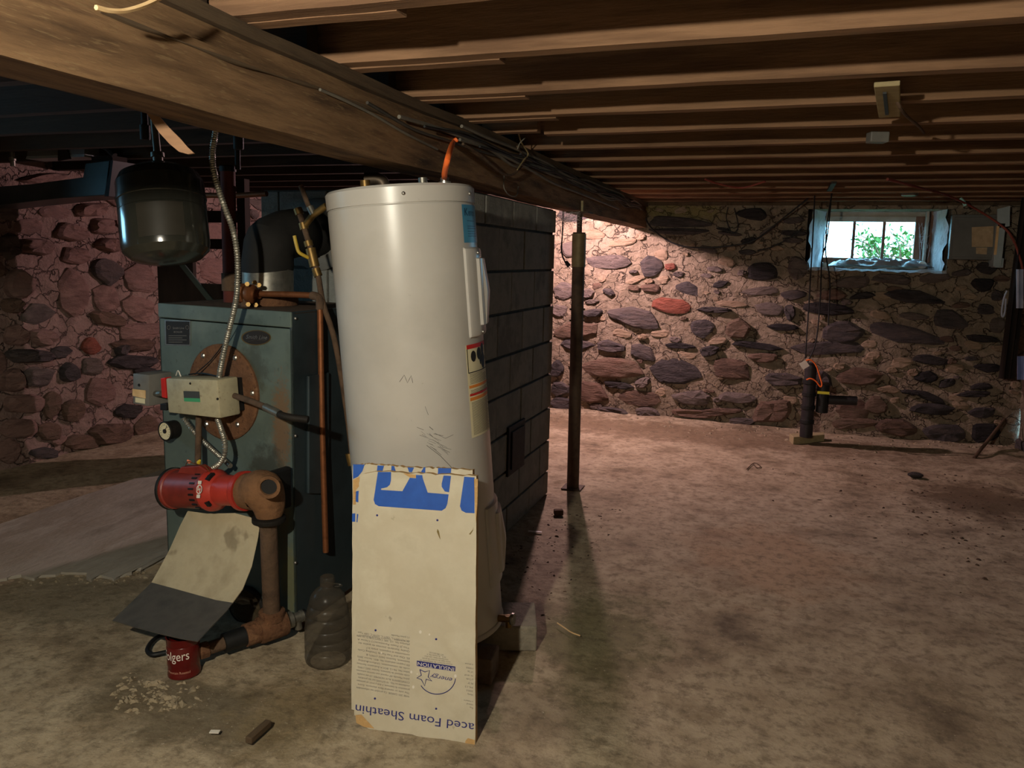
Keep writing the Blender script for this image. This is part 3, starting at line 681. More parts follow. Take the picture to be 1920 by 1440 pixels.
# ================================================================== FOAM BOARDS
m_foam = mat('foam_core', [(190, 150, 96), (206, 170, 118)], scale=40, rough=.95, bump=.5, bscale=120)
m_facer = mat('board_facer', [(180, 171, 149), (194, 186, 165), (187, 178, 156), (199, 192, 171)], scale=5, rough=.55, spec=.35, bump=.03, bscale=14,
    speck=(26, (120, 108, 86), 0.71, .55))
BL_, BR_ = at_z(664, 1362), at_z(891, 1396)
bu = unit(BR_-BL_); lean = unit(V(0.012, .135, 1.0)); bn = unit(np.cross(bu, lean)); 
if bn[1] > 0: bn = -bn
FB = lambda px, py, off=0.0: at_p(px, py, BL_+bn*off, bn)
TH = .024
def board(name, label, poly, off, jag_edges):
    root = thing(name, label, 'foam board', FB(*poly[0], off)*V(1, 1, 0))
    P = []
    for i, (px, py) in enumerate(poly):
        P.append((px, py))
        nx_, ny_ = poly[(i+1) % len(poly)]
        if i in jag_edges:
            n = 22
            for k in range(1, n):
                t = k/n; P.append((px+(nx_-px)*t+random.uniform(-.7, .7), py+(ny_-py)*t+random.uniform(-1.6, 1.6)))
    F0 = [FB(px, py, off) for px, py in P]
    MB().prism([p-bn*.0012 for p in F0], -bn*(TH-.0012)).build('foam_core', m_foam, root, smooth=False)
    return MB().prism(F0, -bn*.0012).build('facer', m_facer, root, smooth=False)
sh2 = -(TH+.002)
back_b = board('foam_board', 'printed foam insulation board propped directly against the water heater, mostly covered by another', [(659, 1330), (661, 873), (690, 870), (760, 876), (886, 881), (890, 1388)], sh2, (0, 1, 2, 3))
front_b = board('foam_board', 'printed foam insulation board with upside-down lettering, front one leaning on the heater', [(690, 1366), (664, 1340), (668, 1100), (673, 905), (680, 889), (705, 884), (893, 893), (891, 1396)], 0.0, (1, 2, 5, 6, 7))
c7 = lambda x, y: (640+x/6.857, 850+y/6.857); c8 = lambda x, y: (640+x/5.332, 1140+y/5.332)
def decal(name, polys, m_, root, off=0.0, conv=c7, stuff=False):
    mb = MB()
    for poly in polys:
        mb.add([FB(*conv(*p), off+.0006) for p in poly], [tuple(range(len(poly)))])
        if not stuff: mb.build(name, m_, root, smooth=False, recalc=False); mb = MB()
    if stuff: mb.build(name, m_, root, smooth=False, recalc=False, kind='stuff')
decal('blue_print', [
  [(470, 240), (640, 240), (638, 350), (625, 400), (590, 435), (545, 447), (512, 452), (430, 640), (415, 600)],
  [(512, 452), (512, 470), (785, 487), (1110, 505), (1380, 528), (1362, 650), (1340, 705), (1290, 738), (480, 680), (430, 650), (430, 640)],
  [(785, 487), (880, 315), (960, 320), (960, 278), (1040, 280), (1048, 325), (1110, 505)],
  [(1315, 285), (1410, 290), (1385, 500), (1330, 490), (1290, 430), (1290, 390)],
  [(1580, 300), (1712, 310), (1712, 770), (1600, 765), (1545, 735), (1525, 680)]], m_blue, front_b)
decal('blue_print', [[(150, 140), (300, 145), (270, 230), (215, 300), (150, 330)], [(465, 155), (550, 160), (530, 225), (458, 222)], [(645, 160), (680, 165), (700, 232), (640, 228)],
  [(850, 180), (935, 185), (905, 245), (870, 240)], [(1060, 180), (1080, 180), (1080, 262), (1010, 262)], [(1245, 188), (1415, 193), (1405, 270), (1240, 265)],
  [(180, 490), (232, 480), (232, 635), (185, 620)], [(140, 775), (180, 770), (178, 880), (138, 880)], [(200, 780), (230, 780), (228, 885), (195, 885)]], m_blue, back_b, sh2)
dots = [c7(460, 797), c7(1235, 860), c8(342, 223), c8(948, 312), c8(336, 905), c8(948, 1007)]
decal('navy_dots', [[(x+2.1*math.cos(t), y+2.1*math.sin(t)) for t in np.linspace(0, 6.283, 11)[:-1]] for x, y in dots], m_navy, front_b, 0, lambda x, y: (x, y), stuff=True)
def btext(mb, s, pA, pB, hpx, off=0.0, shear=0.0):
    """upside-down line: starts at pixel pA (right), ends at pB (left); letters rise downwards in the picture"""
    A_, B_ = FB(*pA, off+.0006), FB(*pB, off+.0006); d_ = B_-A_
    upv = unit(np.cross(d_, bn)); upv = upv if upv[2] < 0 else -upv
    sc = np.linalg.norm(FB(pA[0], pA[1]+hpx, off)-FB(*pA, off))
    put_text(mb, s, lambda x, y: A_+d_*x+upv*y*sc, shear)
mb = MB(); btext(mb, 'aced Foam Sheathin', (889, 1357), (667, 1321), 16.5); mb.build('lettering', m_navy, front_b, smooth=False, recalc=False)
LINES = ['WBE 205 GARDE. Ce produit est inflammable', 'The sole or mineral fibre elements. Entre', 'protection du batiment, il doit y avoir un panneau', 'conforme au No. 10 G71A92 sur les produits', "CONFORMITE AUX NORMES: s'il est installe",
  'Johns Manville AP repond aux normes suivantes', 'code national du batiment, Section 2602 (1995)', 'selon No. 94-12. BOCA Evaluation Services', 'code de construction, Uniform Building', 'ESI (rapport evaluation No. 4031, Section 2603)',
  'batiment, Section 2602 (1997) B', 'ES. One and Two Family Dwelling Code', 'combustibles et inspection, article 317', 'Quality Standards (normes de qualite de)', 'This JS Foam Panneaux(1) Classe A', 'physique No. 1(2, 200, CAN/CGSB-51.26-M86', 'CCMC 12411-L, 12671-L, ASTM C 1289 Type']
mb = MB()
for i, s in enumerate(LINES):
    yr = 878-i*34.6; xl = 150+(i*37 % 23) if i not in (10, 12) else 250
    btext(mb, s, c8(682, yr), c8(xl, yr-92*(682-xl)/530), 3.4)
btext(mb, 'de la qualite.   Factory Mutual Research', c8(682, 330), c8(180, 265), 3.2); btext(mb, '(1) Johns Manville', c8(682, 290), c8(500, 262), 3.2)
for i, s in enumerate(['Votre numero de telephone et', 'autre type de numero de poste', 'inscription faite. Les plus', 'ete on du dossier No. 4', 'call 1 800 654 3103']):
    k = i*22; btext(mb, s, c8(1112-i*22, 558-i*23), c8(785+i*24, 515-i*20), 2.8)
for i, s in enumerate(['ceux', '1000', 'of 26', 'ts and', 'g Code', 'RT', '94-12', '2002', 'following']): btext(mb, s, c8(1318, 560+i*38), c8(1235+(i % 3)*14, 548+i*38), 3.2)
for i, s in enumerate(['a mesure', 'used', 'be']): btext(mb, s, c8(1318, 930+i*34), c8(1225+i*30, 915+i*34), 3.2)
mb.build('small_print', m_greyink, front_b, smooth=False, recalc=False, kind='stuff')
decal('banner', [[(755, 525), (1140, 585), (1138, 634), (755, 580)]], m_navy, front_b, 0, c8)
mb = MB(); btext(mb, 'INSULATION', c8(1128, 596), c8(765, 540), 6.6, .0006); mb.build('banner_lettering', m_white, front_b, smooth=False, recalc=False)
mb = MB()
arc = [FB(*c8(957+185*math.cos(t), 690+172*math.sin(t)), .0008) for t in np.linspace(.10, 2.62, 22)]; mb.tube(arc, .0012, 4)
star = [(785, 615), (835, 640), (882, 625), (868, 690), (905, 730), (848, 712), (833, 780), (800, 715), (755, 700), (800, 672), (785, 615)]
mb.tube([FB(*c8(*p), .0008) for p in star], .0013, 4)
btext(mb, 'energy', c8(1110, 700), c8(890, 660), 8.5, 0, .3)
mb.build('logo', m_navy, front_b, smooth=False, recalc=False)
# torn corners and flakes
decal('torn_patch', [[(150, 340), (235, 300), (232, 420), (190, 470), (186, 660), (150, 660)]], m_foam, back_b, sh2)
decal('torn_patch', [[(790, 255), (960, 275), (955, 315), (880, 312), (840, 285)], [(1705, 330), (1755, 330), (1750, 620), (1730, 900), (1715, 620)]], m_foam, front_b)
decal('torn_patch', [[(140, 1070), (200, 1065), (330, 1205), (230, 1190), (150, 1150)], [(1240, 1330), (1265, 1300), (1335, 1320), (1335, 1375), (1235, 1370)]], m_foam, front_b, .0006, c8)
decal('paint_flecks', [[(x+s*math.cos(t), y+s*1.3*math.sin(t)) for t in np.linspace(0, 6.283, 8)[:-1]] for x, y, s in ((790, 240, 14), (700, 640, 12), (720, 790, 13), (1140, 680, 14), (880, 265, 9), (400, 450, 7), (1000, 490, 6), (760, 660, 6))], m_white, front_b, .0003, c8, stuff=True)
decal('dirt_smears', [[(1235, 970), (1255, 1000), (1275, 1110), (1262, 1090), (1228, 1010)], [(1640, 1040), (1690, 980), (1700, 940), (1694, 990), (1660, 1045)]], mat('smear', [(120, 104, 62)], rough=.8), front_b)
# ================================================================== BOILER
FL, FR = V(-2.294, 2.398, 0), V(-1.614, 2.299, 0); BTOP = 1.194
bU = unit(FR-FL); bN = V(bU[1], -bU[0], 0); bD = unit(V(.03, 1, 0))       # across the front, out of the front, into the depth
BP = lambda px, py, off=0.0: at_p(px, py, FL+bN*off, bN)
DEP = .545
rust_c = BP(528, 770); rust2 = BP(535, 1170)
m_boil = mat('boiler_paint', [(70, 81, 76), (88, 100, 94), (79, 91, 86), (97, 108, 101)], scale=3.5, rough=.5, spec=.4, bump=.06, bscale=20,
    speck=(38, (58, 66, 62), .66, .5),
    spots=[(BP(528, 800), (.055, .3, .22), (112, 82, 56), .7, 85), (BP(530, 930), (.04, .3, .2), (100, 88, 68), .6, 80), (BP(540, 1195), (.16, .4, .07), (120, 66, 36), .95, 20),
           (BP(545, 1090), (.05, .3, .16), (104, 100, 62), .6, 26), (BP(475, 615), (.09, .3, .06), (58, 68, 62), .6, 30), (BP(470, 690), (.10, .3, .12), (58, 58, 48), .55, 24), (BP(500, 880), (.10, .3, .12), (52, 50, 42), .7, 22)])
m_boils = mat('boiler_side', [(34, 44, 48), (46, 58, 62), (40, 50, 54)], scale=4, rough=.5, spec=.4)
m_rust = mat('rusty_iron', [(78, 54, 38), (112, 78, 54), (96, 66, 46), (128, 94, 68)], scale=14, rough=.95, bump=.5, bscale=70, speck=(60, (70, 40, 24), .62, .6))
m_rustd = mat('dark_rusty_iron', [(62, 48, 38), (92, 72, 56), (76, 60, 46)], scale=16, rough=.9, bump=.4, bscale=60)
m_copper = mat('copper_pipe', [(104, 62, 38), (140, 88, 56), (122, 76, 48)], scale=18, rough=.5, metal=.6)
m_blackp = mat('black_paint', [(16, 17, 18), (28, 28, 28)], scale=14, rough=.55)
m_flex = mat('armored_conduit', [(136, 132, 122), (170, 166, 154)], scale=30, rough=.42, metal=.75)
m_boxg = mat('control_enamel', [(146, 138, 112), (168, 160, 132), (156, 148, 122)], scale=16, rough=.55, spec=.4, bump=.06, bscale=60, speck=(70, (112, 98, 72), .66, .5))
m_greyb = mat('grey_enamel', [(96, 94, 90), (116, 114, 108)], scale=10, rough=.5)
boiler = thing('boiler', 'blue-green steel oil boiler with a round rusty plate on its front', 'boiler', (FL+FR)/2+bD*.3)
def slab3(name, a, b, z0, z1, depth, m_, par=boiler, bev=.004, out=0.0):
    P = [a+bN*out, b+bN*out, b+bD*depth, a+bD*depth]
    return MB().hexa([V(p[0], p[1], z0) for p in P]+[V(p[0], p[1], z1) for p in P]).build(name, m_, par, smooth=False, bev=bev)
slab3('front_panel', FL, FR, .03, BTOP-.060, .012, m_boil)
slab3('front_header', FL, FR, BTOP-.056, BTOP, .012, m_boil, out=.003)
slab3('side_panel', FR-bU*.012, FR, .03, BTOP, DEP, m_boils)
slab3('side_panel', FL, FL+bU*.012, .03, BTOP, DEP, m_boils)
slab3('top_panel', FL+bD*.012, FR+bD*.012, BTOP-.012, BTOP-.001, DEP-.014, m_rustd)
slab3('back_panel', FL+bD*(DEP-.012), FR+bD*(DEP-.012), .03, BTOP-.012, .010, m_boils)
slab3('base', FL+bU*.02+bD*.02, FR-bU*.02+bD*.02, 0, .04, DEP-.05, m_rustd)
# raised access door in the side
pS = lambda px, py: at_p(px, py, FR, unit(np.cross(bD, V(0, 0, 1))))
sN = unit(np.cross(bD, V(0, 0, 1)))
sd = [pS(574, 705), pS(612, 698), pS(612, 925), pS(574, 925)]
MB().prism([p+sN*.001 for p in sd], sN*.012).build('side_door', m_boils, boiler, smooth=False, bev=.003)
for (px, py) in ((553, 597), (553, 817), (553, 1055)):
    MB().ball(pS(px, py)+sN*.002, .006, 8, 5).build('rivet', m_chrome, boiler)
# round rusty plate
pc = BP(420, 735); pr = np.linalg.norm(BP(420, 820)-BP(420, 650))/2*1.05
rpl = MB().lathe([(pr, -.004), (pr, .008), (pr-.006, .012), (.01, .012)], pc, bN, 48).build('rusty_plate', m_rust, boiler, ang=30)
for (px, py) in ((382, 667), (442, 671), (474, 737), (446, 796), (388, 795)):
    MB().lathe([(.010, 0), (.010, .004), (.006, .008)], BP(px, py, .010), bN, 8).build('plate_bolt', m_chrome, rpl, ang=20)
# name plates
def plate(name, pts, off, thick, m_, par=boiler): return MB().prism([BP(*p, off) for p in pts], bN*thick).build(name, m_, par, smooth=False)
dpl = plate('data_plate', [(309, 600), (357, 601), (357, 648), (310, 647)], .001, .0012, m_chrome)
plate('plate_face', [(311, 602), (355, 603), (355, 646), (312, 645)], .0022, .0006, m_ink, dpl)
mb = MB(); g_ = lambda s, x0, x1, y, h: put_text(mb, s, lambda x, yy: BP(x0+(x1-x0)*x, y-yy*h, .0031))
g_('Smith Line', 324, 345, 617, 4); g_('BOILER', 326, 342, 624, 3.2)
for i, y in enumerate((629, 633, 637, 641)): mb.add([BP(*p, .0031) for p in ((316, y), (350-(i % 2)*8, y), (350-(i % 2)*8, y+.9), (316, y+.9))], [(0, 1, 2, 3)])
for cx in (316.5, 351): mb.tube([BP(cx+3*math.cos(t), 614+3.6*math.sin(t), .0031) for t in np.linspace(0, 6.283, 11)], .0006, 4)
mb.build('plate_lettering', m_greyink, dpl, smooth=False, recalc=False, kind='stuff')
ov = [(480.5+27.5*math.cos(t), 633+14.2*math.sin(t)) for t in np.linspace(0, 6.283, 33)[:-1]]
obd = plate('oval_badge', ov, .001, .002, m_brass)
plate('badge_face', [(480.5+(x-480.5)*.93, 633+(y-633)*.9) for x, y in ov], .003, .0006, m_ink, obd)
mb = MB(); put_text(mb, 'Smith Line', lambda x, y: BP(461+40*x, 635-y*7.5+1.5*x, .0039), .35)
mb.tube([BP(px, py, .0039) for px, py in ((466, 640), (478, 637.5), (498, 638.5))], .0006, 4)
mb.build('badge_lettering', m_chrome, obd, smooth=False, recalc=False, kind='stuff')
# pressure gauge
gp = BP(330, 804); gz = bN*1.0; gr = .036
gau = MB().lathe([(gr*.95, 0), (gr, .006), (gr, .044), (gr+.003, .046), (gr+.003, .052), (gr-.002, .054), (gr-.003, .050)], gp, bN, 28).build('gauge', m_iron, boiler, ang=30)
MB().lathe([(gr-.002, .049), (gr-.003, .051), (.002, .051)], gp, bN, 28).build('dial', m_paper, gau)
ORG[gau.name] = ORG[boiler.name]
mb = MB()
for t in np.linspace(-.8, 3.9, 13):
    a = gp+bN*.0515+(bU*math.cos(t)+V(0, 0, 1)*math.sin(t))*gr*.62; b_ = gp+bN*.0515+(bU*math.cos(t)+V(0, 0, 1)*math.sin(t))*gr*.78; mb.tube([a, b_], .0008, 4)
mb.tube([gp+bN*.053-(bU*.7+V(0, 0, .7))*gr*.2, gp+bN*.053+(bU*.55+V(0, 0, .8))*gr*.75], .0013, 4).lathe([(.009, .050), (.009, .054)], gp, bN, 12)
mb.build('needle', m_ink, gau, smooth=False, kind='stuff')
# ---------------- control box with conduits
OFF = .135
q = [BP(310, 709, OFF), BP(407, 712, OFF), BP(413, 785, OFF), BP(315, 774, OFF)]
cbx = thing('control_box', 'beige metal burner control box mounted on the boiler front', 'control box', BP(362, 780, .07))
qq = [q[3], q[2], q[1], q[0]]
MB().hexa([qq[0]-bN*.095, qq[1]-bN*.095, qq[1], qq[0], qq[3]-bN*.095, qq[2]-bN*.095, qq[2], qq[3]]).build('cover', m_boxg, cbx, bev=.007)
MB().hexa([p-bN*.128+V(0, 0, dz) for p, dz in ((qq[0]+bU*.01, .01), (qq[1]-bU*.01, .01))]+[p-bN*.09+V(0, 0, .01) for p in (qq[1]-bU*.01, qq[0]+bU*.01)]+[p-bN*.128-V(0, 0, .008) for p in (qq[3]+bU*.01, qq[2]-bU*.01)]+[p-bN*.09-V(0, 0, .008) for p in (qq[2]-bU*.01, qq[3]+bU*.01)]).build('back_case', m_blackp, cbx, smooth=False)
def cb(pts, off, m_, name, par=None): return MB().prism([BP(*p, OFF+off) for p in pts], bN*.0006).build(name, m_, par or cbx, smooth=False)
clb = cb([(344, 733), (374, 734), (375, 747), (345, 746)], .0004, mat('label_slate', [(62, 66, 66)], rough=.5), 'label')
cb([(345, 746), (375, 747), (375.5, 754), (345.5, 752.5)], .0004, mat('label_green', [(66, 148, 104)], rough=.5), 'label_stripe', clb)
for (px, py) in ((357, 719), (408, 748)): MB().ball(BP(px, py, OFF), .0045, 8, 5).build('cover_screw', m_iron, cbx)
MB().prism([BP(*p, OFF-.02) for p in ((301, 709), (309, 708), (311, 747), (303, 745))], -bN*.03).build('reset_lever', mat('red_plastic', [(176, 36, 34), (196, 48, 42)], scale=20, rough=.4), cbx, smooth=False, bev=.002)
MB().prism([BP(*p, OFF-.02) for p in ((300, 757), (312, 757), (312, 770), (300, 769))], -bN*.03).build('terminal', m_blackp, cbx, smooth=False, bev=.002)
# separate grey junction box beyond
go = .10; gq = [BP(249, 700, go), BP(279, 703, go), BP(279, 762, go), BP(249, 757, go)]
jb = thing('relay_box', 'small grey relay box with a tan tag left of the beige control box', 'relay box', BP(265, 758, .05))
MB().hexa([gq[3]-bN*.15, gq[2]-bN*.15, gq[2], gq[3], gq[0]-bN*.15, gq[1]-bN*.15, gq[1], gq[0]]).build('case', m_greyb, jb, bev=.004)
MB().prism([BP(*p, go+.0006) for p in ((250, 729), (273, 732), (273, 747), (250, 742))], bN*.004).build('tag', m_splint, jb, smooth=False)
MB().prism([BP(*p, go+.0004) for p in ((254, 745), (272, 748), (272, 757), (254, 754))], bN*.001).build('tag', m_paper, jb, smooth=False)
MB().lathe([(.006, 0), (.005, .003)], BP(261, 722, go), bN, 10).build('button', m_blackp, jb)
MB().tube(spl([BP(279, 735, .06), BP(290, 738, .07), BP(304, 738, .09)], 5), .011, 8).build('connector', m_galv, jb)
# armored conduits
rib = lambda r: (lambda t: r*(1+.16*math.sin(t*2*math.pi/.0085)))
def conduit(pts, r, label, name='armored_conduit', k=60):
    P = [np.asarray(p, float) for p in spl(pts, 12)]
    # resample finely so the spiral ribs show
    S = [0.0]
    for a, b_ in zip(P, P[1:]): S.append(S[-1]+np.linalg.norm(b_-a))
    n = int(S[-1]/.0022); T = np.linspace(0, S[-1], n); A_ = np.array(P)
    R = [V(*(np.interp(t, S, A_[:, c]) for c in range(3))) for t in T]
    return tag(MB().tube(R, rib(r), 8).build(name, m_flex), label, 'conduit')
conduit([BP(404, 247, .12), BP(398, 292, .15), BP(404, 335, .17), BP(420, 385, .17), BP(437, 432, .16), BP(445, 482, .14), BP(445, 540, .12), BP(439, 580, .11), BP(427, 628, .10), BP(416, 678, .095), BP(411, 707, .09)], .0095, 'long ribbed metal conduit dropping from the ceiling to the control box')
conduit([BP(408, 786, .08), BP(414, 803, .10), BP(421, 828, .12), BP(421, 850, .13), BP(412, 868, .135), BP(397, 879, .135)], .0095, 'short curved ribbed conduit between control box and red pump motor')
conduit([BP(344, 784, .06), BP(366, 812, .05), BP(400, 845, .05), BP(424, 866, .06), BP(432, 874, .07)], .0085, 'straight ribbed conduit slanting down behind the curved one')
tag(MB().tube(spl([BP(409, 706, .085), BP(380, 700, .05), BP(354, 702, .06)], 6)+[], .003, 6).tube(spl([BP(443, 560, .11), BP(432, 620, .05), BP(400, 670, .03), BP(365, 702, .05)], 8), .0022, 6).build('thermostat_wire', m_blackp), 'thin black wire crossing the rusty plate to the control box', 'wire')
tag(MB().tube(spl([BP(330, 704, .09), BP(334, 695, .10), BP(339, 706, .10)], 6), .0022, 6).build('wire_loop', m_white), 'tiny white wire loop on top of the control box', 'wire')
tag(MB().cyl(BP(373, 776, .06), BP(371, 870, .09), .0115, n=14).build('support_pipe', m_rustd), 'rusty upright pipe between control box and red motor', 'pipe')
# burner lever pipe right of the plate
lp = [BP(440, 742, .10), BP(470, 752, .12), BP(495, 762, .14), BP(520, 774, .15), BP(535, 781, .15), BP(578, 787, .12)]
fp = thing('feed_pipe', 'short rusty pipe with a rubber hose end poking right from the control box', 'pipe', BP(500, 790, .13))
MB().tube(lp[:4], .0105, 12).build('pipe', m_rustd, fp)
MB().cyl(lp[2]+(lp[3]-lp[2])*.1, lp[3]+(lp[3]-lp[2])*.15, .0135, n=10).build('fitting', m_galv, fp)
MB().tube(spl(lp[3:], 6), .0125, 10).build('hose', m_iron, fp)
# ---------------- red circulator pump
m_redm = mat('motor_red', [(104, 34, 28), (128, 46, 36), (114, 40, 32)], scale=12, rough=.45, spec=.4, speck=(50, (96, 60, 46), .66, .5))
m_redb = mat('bracket_red', [(158, 46, 36), (176, 58, 46)], scale=14, rough=.42, spec=.4)
m_vol = mat('volute_iron', [(84, 58, 38), (120, 86, 58), (102, 72, 48)], scale=12, rough=.85, bump=.35, bscale=50)
po = .14; pA, pB = BP(322, 916, po), BP(512, 922, po); pax = unit(pB-pA)
pm = lambda px: pA+pax*((BP(px, 918, po)-pA)@pax)
R_ = lambda h: h/1450*2.65
pump = thing('circulator_pump', 'red electric circulator pump with a rusty iron volute in front of the boiler', 'pump', V(*(BP(470, 960, po))))
x0, x1, x2, x3 = [(pm(v)-pA)@pax for v in (322, 398, 455, 462)]
motor = MB().lathe([(R_(26), 0), (R_(38), .006), (R_(41), .018), (R_(40.5), .03), (R_(38), .034), (R_(38), x1-.02), (R_(39), x1-.014), (R_(39), x1)], pA, pax, 32).build('motor', m_redm, pump, ang=28)
MB().lathe([(R_(42), .004), (R_(43), .006), (R_(43), .016), (R_(41.5), .018)], pA, pax, 32, cap=False).build('end_band', m_iron, motor)
for k in range(22):
    t = 2*math.pi*k/22; a, b_, c_ = frame(pax); d_ = a*math.cos(t)+b_*math.sin(t)
    MB().box(pA+pax*(x1-.028)+d_*R_(38.2), (.026, .006, .006), (pax, np.cross(pax, d_), d_)).build('vent_slot', m_blackp, motor, smooth=False)
brk = MB().lathe([(R_(40), x1), (R_(42), x1+.006), (R_(41), x1+.02), (R_(30), x1+.05), (R_(29), x2-.01), (R_(36), x2-.006), (R_(38), x2), (R_(38), x3)], pA, pax, 32).build('bearing_bracket', m_redb, pump, ang=28)
fx = unit(CAM-pm(425)); fx = unit(fx-pax*(fx@pax)); fz = unit(np.cross(pax, fx)); fz = fz if fz[2] > 0 else -fz
for (s, hz) in ((1, .55), (1, .85), (-1, .8)):
    d_ = unit(fx*.7+fz*s*hz); MB().box(pA+pax*(x1+.030)+d_*R_(35.5), (.026, .02, .010), (pax, np.cross(d_, pax), d_)).build('bracket_opening', m_blackp, brk, smooth=False)
# white roundel emblem
ec = pA+pax*(x1+.022)+fx*(R_(41)+.0012)
mb = MB()
ring = lambda r, z=0: [ec+fx*z+pax*r*math.cos(t)*.92+fz*r*math.sin(t) for t in np.linspace(0, 6.283, 21)[:-1]]
mb.add(ring(.0165)+ring(.0125), [(i, (i+1) % 20, 20+(i+1) % 20, 20+i) for i in range(20)])
mb.build('emblem_ring', m_white, brk, smooth=False, recalc=False)
mb = MB()
for (u, v_, w, h) in ((0, .024, .018, .012), (0, -.024, .018, .012), (-.005, .004, .004, .018), (.004, -.004, .004, .018), (0, 0, .016, .003)):
    mb.add([ec+fx*.0006+pax*(u+sx*w/2)+fz*(v_+sz*h/2) for sx, sz in ((-1, -1), (1, -1), (1, 1), (-1, 1))], [(0, 1, 2, 3)])
mb.build('emblem_bars', m_white, brk, smooth=False, recalc=False, kind='stuff')
# conduit box saddle on motor + wire nuts
MB().prism([BP(*p, po) for p in ((345, 884), (392, 888), (402, 880), (386, 870), (352, 872))], bN*.03).build('wiring_tray', m_redm, pump, smooth=False, bev=.003)
MB().lathe([(.006, 0), (.008, .004), (.004, .018)], BP(372, 868, po+.02), V(.4, -.2, .4), 8).build('wire_nut', mat('yellow_plastic', [(206, 178, 52)], rough=.5), pump)
MB().lathe([(.005, 0), (.007, .004), (.003, .016)], BP(357, 868, po+.02), V(-.4, -.2, .5), 8).build('wire_nut', mat('salmon_plastic', [(206, 120, 92)], rough=.5), pump)
MB().tube(spl([BP(346, 880, po+.02), BP(352, 866, po+.03), BP(366, 870, po+.03), BP(384, 874, po+.03), BP(394, 886, po+.02)], 6), .0016, 5).build('lead_wire', m_copper, pump)
# volute: swelling body turning down into the flange
vp = [pA+pax*x3, pA+pax*(x3+.035), BP(492, 921, po+.005), BP(503, 945, po), BP(505, 968, po)]
vr = [R_(34), R_(36), R_(40), R_(32), R_(24)]
Pv = spl(vp, 6); n_ = len(Pv)
rr = np.interp(np.linspace(0, 1, n_), np.linspace(0, 1, 5), vr); cum = [0.0]
for a, b_ in zip(Pv, Pv[1:]): cum.append(cum[-1]+np.linalg.norm(b_-a))
MB().tube(Pv, lambda t: float(np.interp(t, cum, rr)), 20).build('volute', m_vol, pump)
MB().lathe([(R_(19), 0), (R_(21), .004), (R_(21), .012), (R_(15), .012), (R_(13), -.004)], BP(505, 912, po+.075), unit(bN*.8+bU*.5), 20, cap=False).build('suction_rim', m_vol, pump)
MB().lathe([(R_(15), .002), (R_(14), .004)], BP(505, 912, po+.075), unit(bN*.8+bU*.5), 18).build('suction_mouth', m_blackp, pump)
MB().box(BP(523, 918, .07), (.028, .10, .15), (bU, bN, V(0, 0, 1))).build('rear_flange', m_blackp, pump, smooth=False, bev=.008)
MB().lathe([(R_(30), 0), (R_(31), .004), (R_(31), .016), (R_(22), .02)], BP(504, 978, po), V(0, 0, 1), 24).build('lower_flange', m_iron, pump)
# ---------------- return pipe run below the pump
rp = thing('return_pipe', 'thick rusty return pipe with tee running below the circulator pump', 'pipe', at_z(515, 1225, 0)*V(1, 1, 0))
tz = .062; tee = BP(511, 1208, .10); tee = V(tee[0], tee[1], tz+.01)
top = BP(503, 978, po)
MB().cyl(tee, top, .030, n=18).build('riser', m_rustd, rp)
lend = at_z(378, 1222, .055); lend = V(lend[0], lend[1], .058)
dirp = unit(tee-lend)
MB().cyl(lend, tee+dirp*.02, .022, n=16).build('horizontal_pipe', m_rustd, rp)
MB().cyl(lend+(tee-lend)*.30, lend+(tee-lend)*.60, .033, n=18).build('black_coupling', m_blackp, rp)
MB().cyl(lend+(tee-lend)*.60, lend+(tee-lend)*.86, .040, n=18).build('sleeve', m_rust, rp)
MB().lathe([(.045, 0), (.048, .006), (.048, .09), (.045, .10)], tee-dirp*.05, dirp, 20).build('tee', m_rust, rp)
MB().lathe([(.046, 0), (.046, .03), (.038, .034)], tee+V(0, 0, .028), V(0, 0, 1), 20).build('tee_collar', m_rust, rp)
MB().lathe([(.026, 0), (.028, .004), (.028, .03), (.022, .034)], lend-dirp*.01, dirp, 8).build('end_cap', m_rust, rp, ang=20)
dvp = tee+dirp*.055
MB().lathe([(.030, 0), (.030, .02), (.018, .022), (.018, .05), (.022, .052), (.022, .062)], dvp, dirp, 14).build('drain_cock', m_splint if False else m_galv, rp)
MB().tube([dvp+dirp*.04, dvp+dirp*.045-V(0, 0, .045)], .014, 10).build('spout', m_galv, rp)
MB().lathe([(.020, 0), (.022, .006), (.02, .012)], dvp+dirp*.062, dirp, 10).build('handwheel', m_blackp, rp)
# round glossy inspection cover on the boiler front
ic = BP(462, 1136, .02); m_gls = mat('sooty_glass', [(52, 44, 32), (70, 60, 44)], scale=8, rough=.08, spec=.7)
cv = thing('inspection_cover', 'round glossy dark inspection cover low on the boiler front', 'cover', ic)
MB().lathe([(.070, -.02), (.074, -.016), (.074, .006), (.066, .010)], ic, unit(bN+bU*.25), 32, cap=True).build('rim', m_iron, cv)
MB().lathe([(.066, .008), (.055, .016), (.03, .021), (.004, .022)], ic, unit(bN+bU*.25), 32).build('glass', m_gls, cv)
